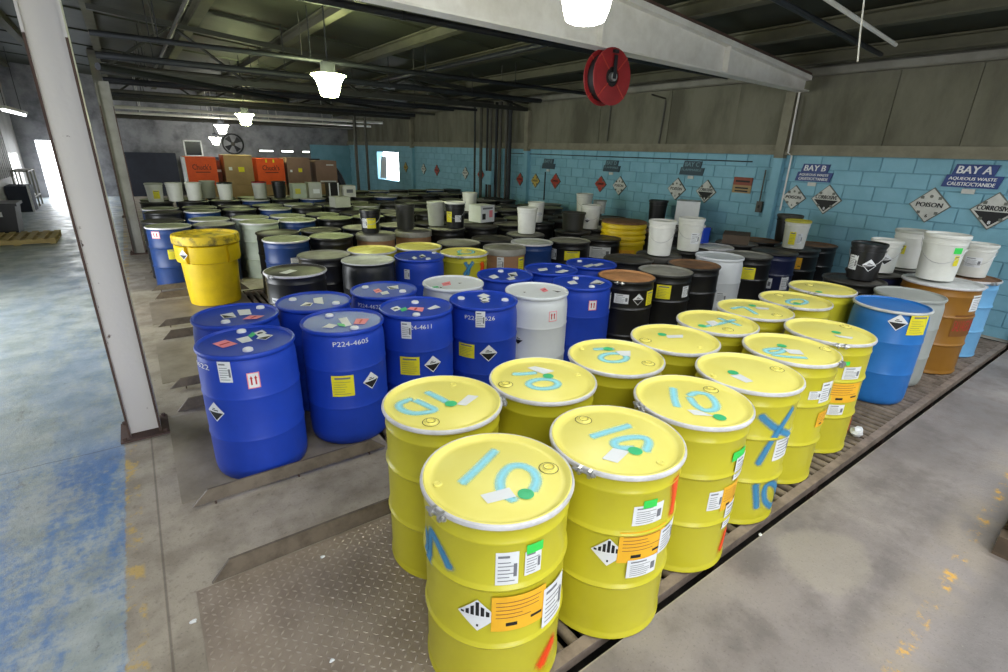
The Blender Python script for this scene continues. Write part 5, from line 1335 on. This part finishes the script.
lamp(2.62, 15.0, 2.49, 'second farthest big bowl lamp above the brown bulk box', .9, True)
lamp(2.74, 20.0, 2.34, 'small distant bowl lamp left of the second', .9)
lamp(2.95, 23.6, 1.98, 'most distant bowl lamp, lowest of the row', .9)
lamp(2.3, -2.6, 2.85, 'bowl lamp behind the viewpoint')
# hose reel under the white beam
hr = empty('hose_reel', (4.32, 4.22, 2.83)); tag(hr, 'red hose reel hanging under the white beam', 'hose reel')
for yy in (-.07, .07):
    m = MB(); R0, R1 = .275, .095; th = .006
    v = []; n = 36
    for i in range(n):
        a = 2 * PI * i / n
        v += [(R0 * math.cos(a), yy - th, R0 * math.sin(a)), (R1 * math.cos(a), yy - th, R1 * math.sin(a)), (R1 * math.cos(a), yy + th, R1 * math.sin(a)), (R0 * math.cos(a), yy + th, R0 * math.sin(a))]
    f = [(i * 4 + k, i * 4 + (k + 1) % 4, ((i + 1) % n) * 4 + (k + 1) % 4, ((i + 1) % n) * 4 + k) for i in range(n) for k in range(4)]
    fl = m.add(v, f).build('flange', M_REEL, hr)
    for k in range(4):
        a = PI / 4 + k * PI / 2
        MB().tube([(R1 * math.cos(a), yy - th - .004, R1 * math.sin(a)), (R0 * math.cos(a), yy - th - .004, R0 * math.sin(a))], .006, 5).build('rib', M_PLACRED, fl)
MB().tube([(0, -.064, 0), (0, .064, 0)], .23, 28).build('hose_coil', M_BLACK, hr)
MB().tube([(0, -.10, 0), (0, .10, 0)], .045, 12).build('hub', M_WIRE, hr)
MB().box(-.02, .02, -.11, -.095, -.02, .20).box(-.02, .02, .095, .11, -.02, .25).box(-.03, .03, -.11, .11, .22, .25).build('bracket', M_DARKPIPE, hr, smooth=False)

# ------------------------------------------------------------------ pallets, litter and aisle objects
def pallet(x, y, rz, label, w=1.0, d=1.2, m=M_WOOD, load=None):
    o = empty('pallet', (x, y, 0), rz); tag(o, label, 'pallet')
    for i in range(3): MB().box(-w / 2, w / 2, -d / 2 + i * (d - .09) / 2, -d / 2 + .09 + i * (d - .09) / 2, .02, .10).build('bearer', m, o, smooth=False)
    for i in range(7):
        a = -w / 2 + i * (w - .1) / 6
        MB().box(a, a + .1, -d / 2, d / 2, .10, .122).build('deck_board', m, o, smooth=False)
    for i in range(3):
        a = -w / 2 + i * (w - .1) / 2
        MB().box(a, a + .1, -d / 2, d / 2, 0, .02).build('bottom_board', m, o, smooth=False)
    return o
pallet(4.12, -.40, .03, 'dark wooden pallet at the right edge with a lime wrapped load', 1.0, 1.2, M_DARKWOOD)
def sack_mesh():
    m = MB(); nu, nv = 20, 10; v = []
    sp_ = lambda c, e: math.copysign(abs(c) ** e, c)
    for j in range(nv + 1):
        ph = -PI / 2 + PI * j / nv
        for i in range(nu):
            th = 2 * PI * i / nu
            v.append((.235 * sp_(math.cos(ph), .35) * sp_(math.cos(th), .35), .29 * sp_(math.cos(ph), .35) * sp_(math.sin(th), .35), .065 + .065 * sp_(math.sin(ph), .6)))
    f = [(j * nu + i, j * nu + (i + 1) % nu, (j + 1) * nu + (i + 1) % nu, (j + 1) * nu + i) for j in range(nv) for i in range(nu)]
    return m.add(v, f).mesh('sack', M_LIMEBAG, angle=60)
SACK = sack_mesh()
for a in (-1, 1):
    for b_ in (-1, 1):
        o = put('sack', SACK, None, (4.12 + a * .245, -.40 + b_ * .295, .124), .0)
        tag(o, 'lime yellow sack on the dark pallet, %s half, %s end' % ('aisle side' if a < 0 else 'wall side', 'drum' if b_ > 0 else 'dock'), 'sack', 'lime sacks on the pallet')
p_ = pallet(-2.1, 14.4, 0, 'pale wooden pallet lying in the aisle on the left', 1.2, 1.2)
# black bin and dark containers by the left wall
bn = empty('black_bin', (-2.55, 15.75, 0)); tag(bn, 'black plastic bin by the left wall behind the pallet', 'bin')
MB().prism([(-.36, 0), (.30, 0), (.36, .62), (-.36, .62)], 'y', -.36, .36).build('body', M_PBLACK, bn, smooth=False)
MB().box(-.38, .40, -.40, .40, .62, .68).build('rim', M_PBLACK, bn, smooth=False); MB().box(.0, .12, -.375, -.36, .40, .50).build('label', M_WHITE, bn, smooth=False)
ct = empty('dark_cabinet', (-2.72, 20.6, 0)); tag(ct, 'dark steel cabinet with pale edge standing against the left wall', 'cabinet')
MB().box(-.25, .25, -.45, .45, .0, .72).build('body', M_DARKWALL, ct, smooth=False); MB().box(-.2, .2, -.46, -.45, .05, .68).build('door', M_DARKWALL, ct, smooth=False); MB().box(.22, .27, -.47, -.45, 0, .74).build('edge_strip', M_WHITE, ct, smooth=False)
rk = empty('pipe_rack', (-2.7, 22.0, 0)); tag(rk, 'pale steel rack with upright posts near the bright door', 'rack')
for i in range(3):
    MB().box(-.2, -.16, -.8 + i * .7, -.76 + i * .7, 0, 1.1).build('post', M_GREYSTEEL, rk, smooth=False); MB().box(.16, .2, -.8 + i * .7, -.76 + i * .7, 0, 1.1).build('post', M_GREYSTEEL, rk, smooth=False)
for zz in (.3, 1.06): MB().box(-.2, .2, -.8, .64, zz, zz + .04).build('shelf', M_GREYSTEEL, rk, smooth=False)
# tube lamp over the aisle
tl = empty('tube_lamp', (-2.2, 19.0, 2.62)); tag(tl, 'fluorescent tube lamp above the aisle on the left', 'lamp')
MB().box(-.07, .07, -1.5, 2.2, .05, .12).build('housing', M_WHITESTEEL, tl, smooth=False); MB().tube([(0, -1.45, .02), (0, 2.15, .02)], .03, 8).build('tube', M_TUBEGLOW, tl)
for yy in (-1., 1.6): MB().tube([(0, yy, .12), (0, yy, roof_z(-2.2) - 2.62)], .008, 5).build('hanger', M_DARKPIPE, tl)
# exhaust fan on the far wall
fn = empty('exhaust_fan', (3.75, YB - .06, 2.02)); tag(fn, 'dark round exhaust fan on the grey far wall', 'fan')
m = MB(); n = 24; v = []
for i in range(n):
    a = 2 * PI * i / n
    v += [(.42 * math.cos(a), 0, .42 * math.sin(a)), (.36 * math.cos(a), 0, .36 * math.sin(a)), (.36 * math.cos(a), .05, .36 * math.sin(a)), (.42 * math.cos(a), .05, .42 * math.sin(a))]
m.add(v, [(i * 4 + k, i * 4 + (k + 1) % 4, ((i + 1) % n) * 4 + (k + 1) % 4, ((i + 1) % n) * 4 + k) for i in range(n) for k in range(4)]).build('rim', M_DARKPIPE, fn)
for k in range(4):
    a = k * PI / 2 + .3; b_ = a + .7
    MB().add([(.06 * math.cos(a), .02, .06 * math.sin(a)), (.34 * math.cos(a), .0, .34 * math.sin(a)), (.34 * math.cos(b_), .04, .34 * math.sin(b_)), (.06 * math.cos(b_), .03, .06 * math.sin(b_)),
              (.06 * math.cos(a), .026, .06 * math.sin(a)), (.34 * math.cos(a), .006, .34 * math.sin(a)), (.34 * math.cos(b_), .046, .34 * math.sin(b_)), (.06 * math.cos(b_), .036, .06 * math.sin(b_))],
             [(0, 1, 2, 3), (7, 6, 5, 4), (0, 4, 5, 1), (1, 5, 6, 2), (2, 6, 7, 3), (3, 7, 4, 0)]).build('blade', M_DARKPIPE, fn, smooth=False)
MB().tube([(0, -.02, 0), (0, .05, 0)], .08, 12).build('hub', M_PIPE, fn)
# white strip curtain in the wall opening
cu = empty('strip_curtain', (XR + .1, (GAP[0] + GAP[1]) / 2, GAP[2])); tag(cu, 'white sheet hanging in the bright opening of the blue wall', 'curtain')
n = 12; v = []
for i in range(n + 1):
    t = i / n; yy = .3 + t * .5
    wob = .03 * math.sin(t * 18)
    v += [(wob, yy + .35 * (0), .9), (wob * 1.5, yy * 1.25 - (1 - t) * .02, .02)]
MB().add(v, [(2 * i, 2 * i + 2, 2 * i + 3, 2 * i + 1) for i in range(n)]).build('sheet', M_WHITE, cu)
MB().tube([(0, -.88, .9), (0, .88, .9)], .012, 6).build('rod', M_PIPE, cu)
# dark tarpaulin heap at the far end
bm = bmesh.new(); bmesh.ops.create_icosphere(bm, subdivisions=3, radius=1.); rr = random.Random(4)
for vv in bm.verts:
    k = 1 + .12 * math.sin(vv.co.x * 7 + vv.co.z * 5) * math.cos(vv.co.y * 6) + rr.uniform(-.04, .04)
    vv.co = Vector((vv.co.x * .62 * k, vv.co.y * .6 * k, max(vv.co.z, -.2) * 1.1 * k))
zm = min(vv.co.z for vv in bm.verts)
for vv in bm.verts: vv.co.z -= zm
me = D.meshes.new('tarp_heap'); bm.to_mesh(me); bm.free(); me.materials.append(mat('dull_black_tarp', rgb(24, 24, 26), .95, spec=.1))
tag(put('tarp_heap', me, None, (6.2, 20.3, 0)), 'black tarpaulin heap near the bright opening in the blue wall', 'tarpaulin')
# crumpled tissue on the conveyor and scraps on the floor
def scrap(x, y, z, r, label, m=M_WHITE, sd=1):
    bm = bmesh.new(); bmesh.ops.create_icosphere(bm, subdivisions=2, radius=r); rr = random.Random(sd)
    for vv in bm.verts:
        vv.co *= rr.uniform(.65, 1.15); vv.co.z *= .55; vv.co.y *= .7
    zm = min(vv.co.z for vv in bm.verts)
    for vv in bm.verts: vv.co.z -= zm
    me = D.meshes.new('scrap'); bm.to_mesh(me); bm.free(); me.materials.append(m)
    return tag(put('paper_scrap', me, None, (x, y, z)), label, 'litter')
scrap(4.38, 1.17, .004, .07, 'crumpled white tissue on the rollers by the last edge drum', sd=3)
scrap(.47, 2.22, .008, .013, 'small white scrap on the checker plate by the guide bar', sd=5)
scrap(.33, 1.62, .008, .012, 'small white scrap in the middle of the checker plate', sd=6)
scrap(-.13, 2.16, .001, .016, 'small crumpled scrap at the edge of the checker plate', sd=8)
scrap(2.62, 1.0, .001, .014, 'tiny white scrap at the conveyor edge', sd=9)
for o in D.objects:
    if o.type == 'EMPTY': o.hide_render = False
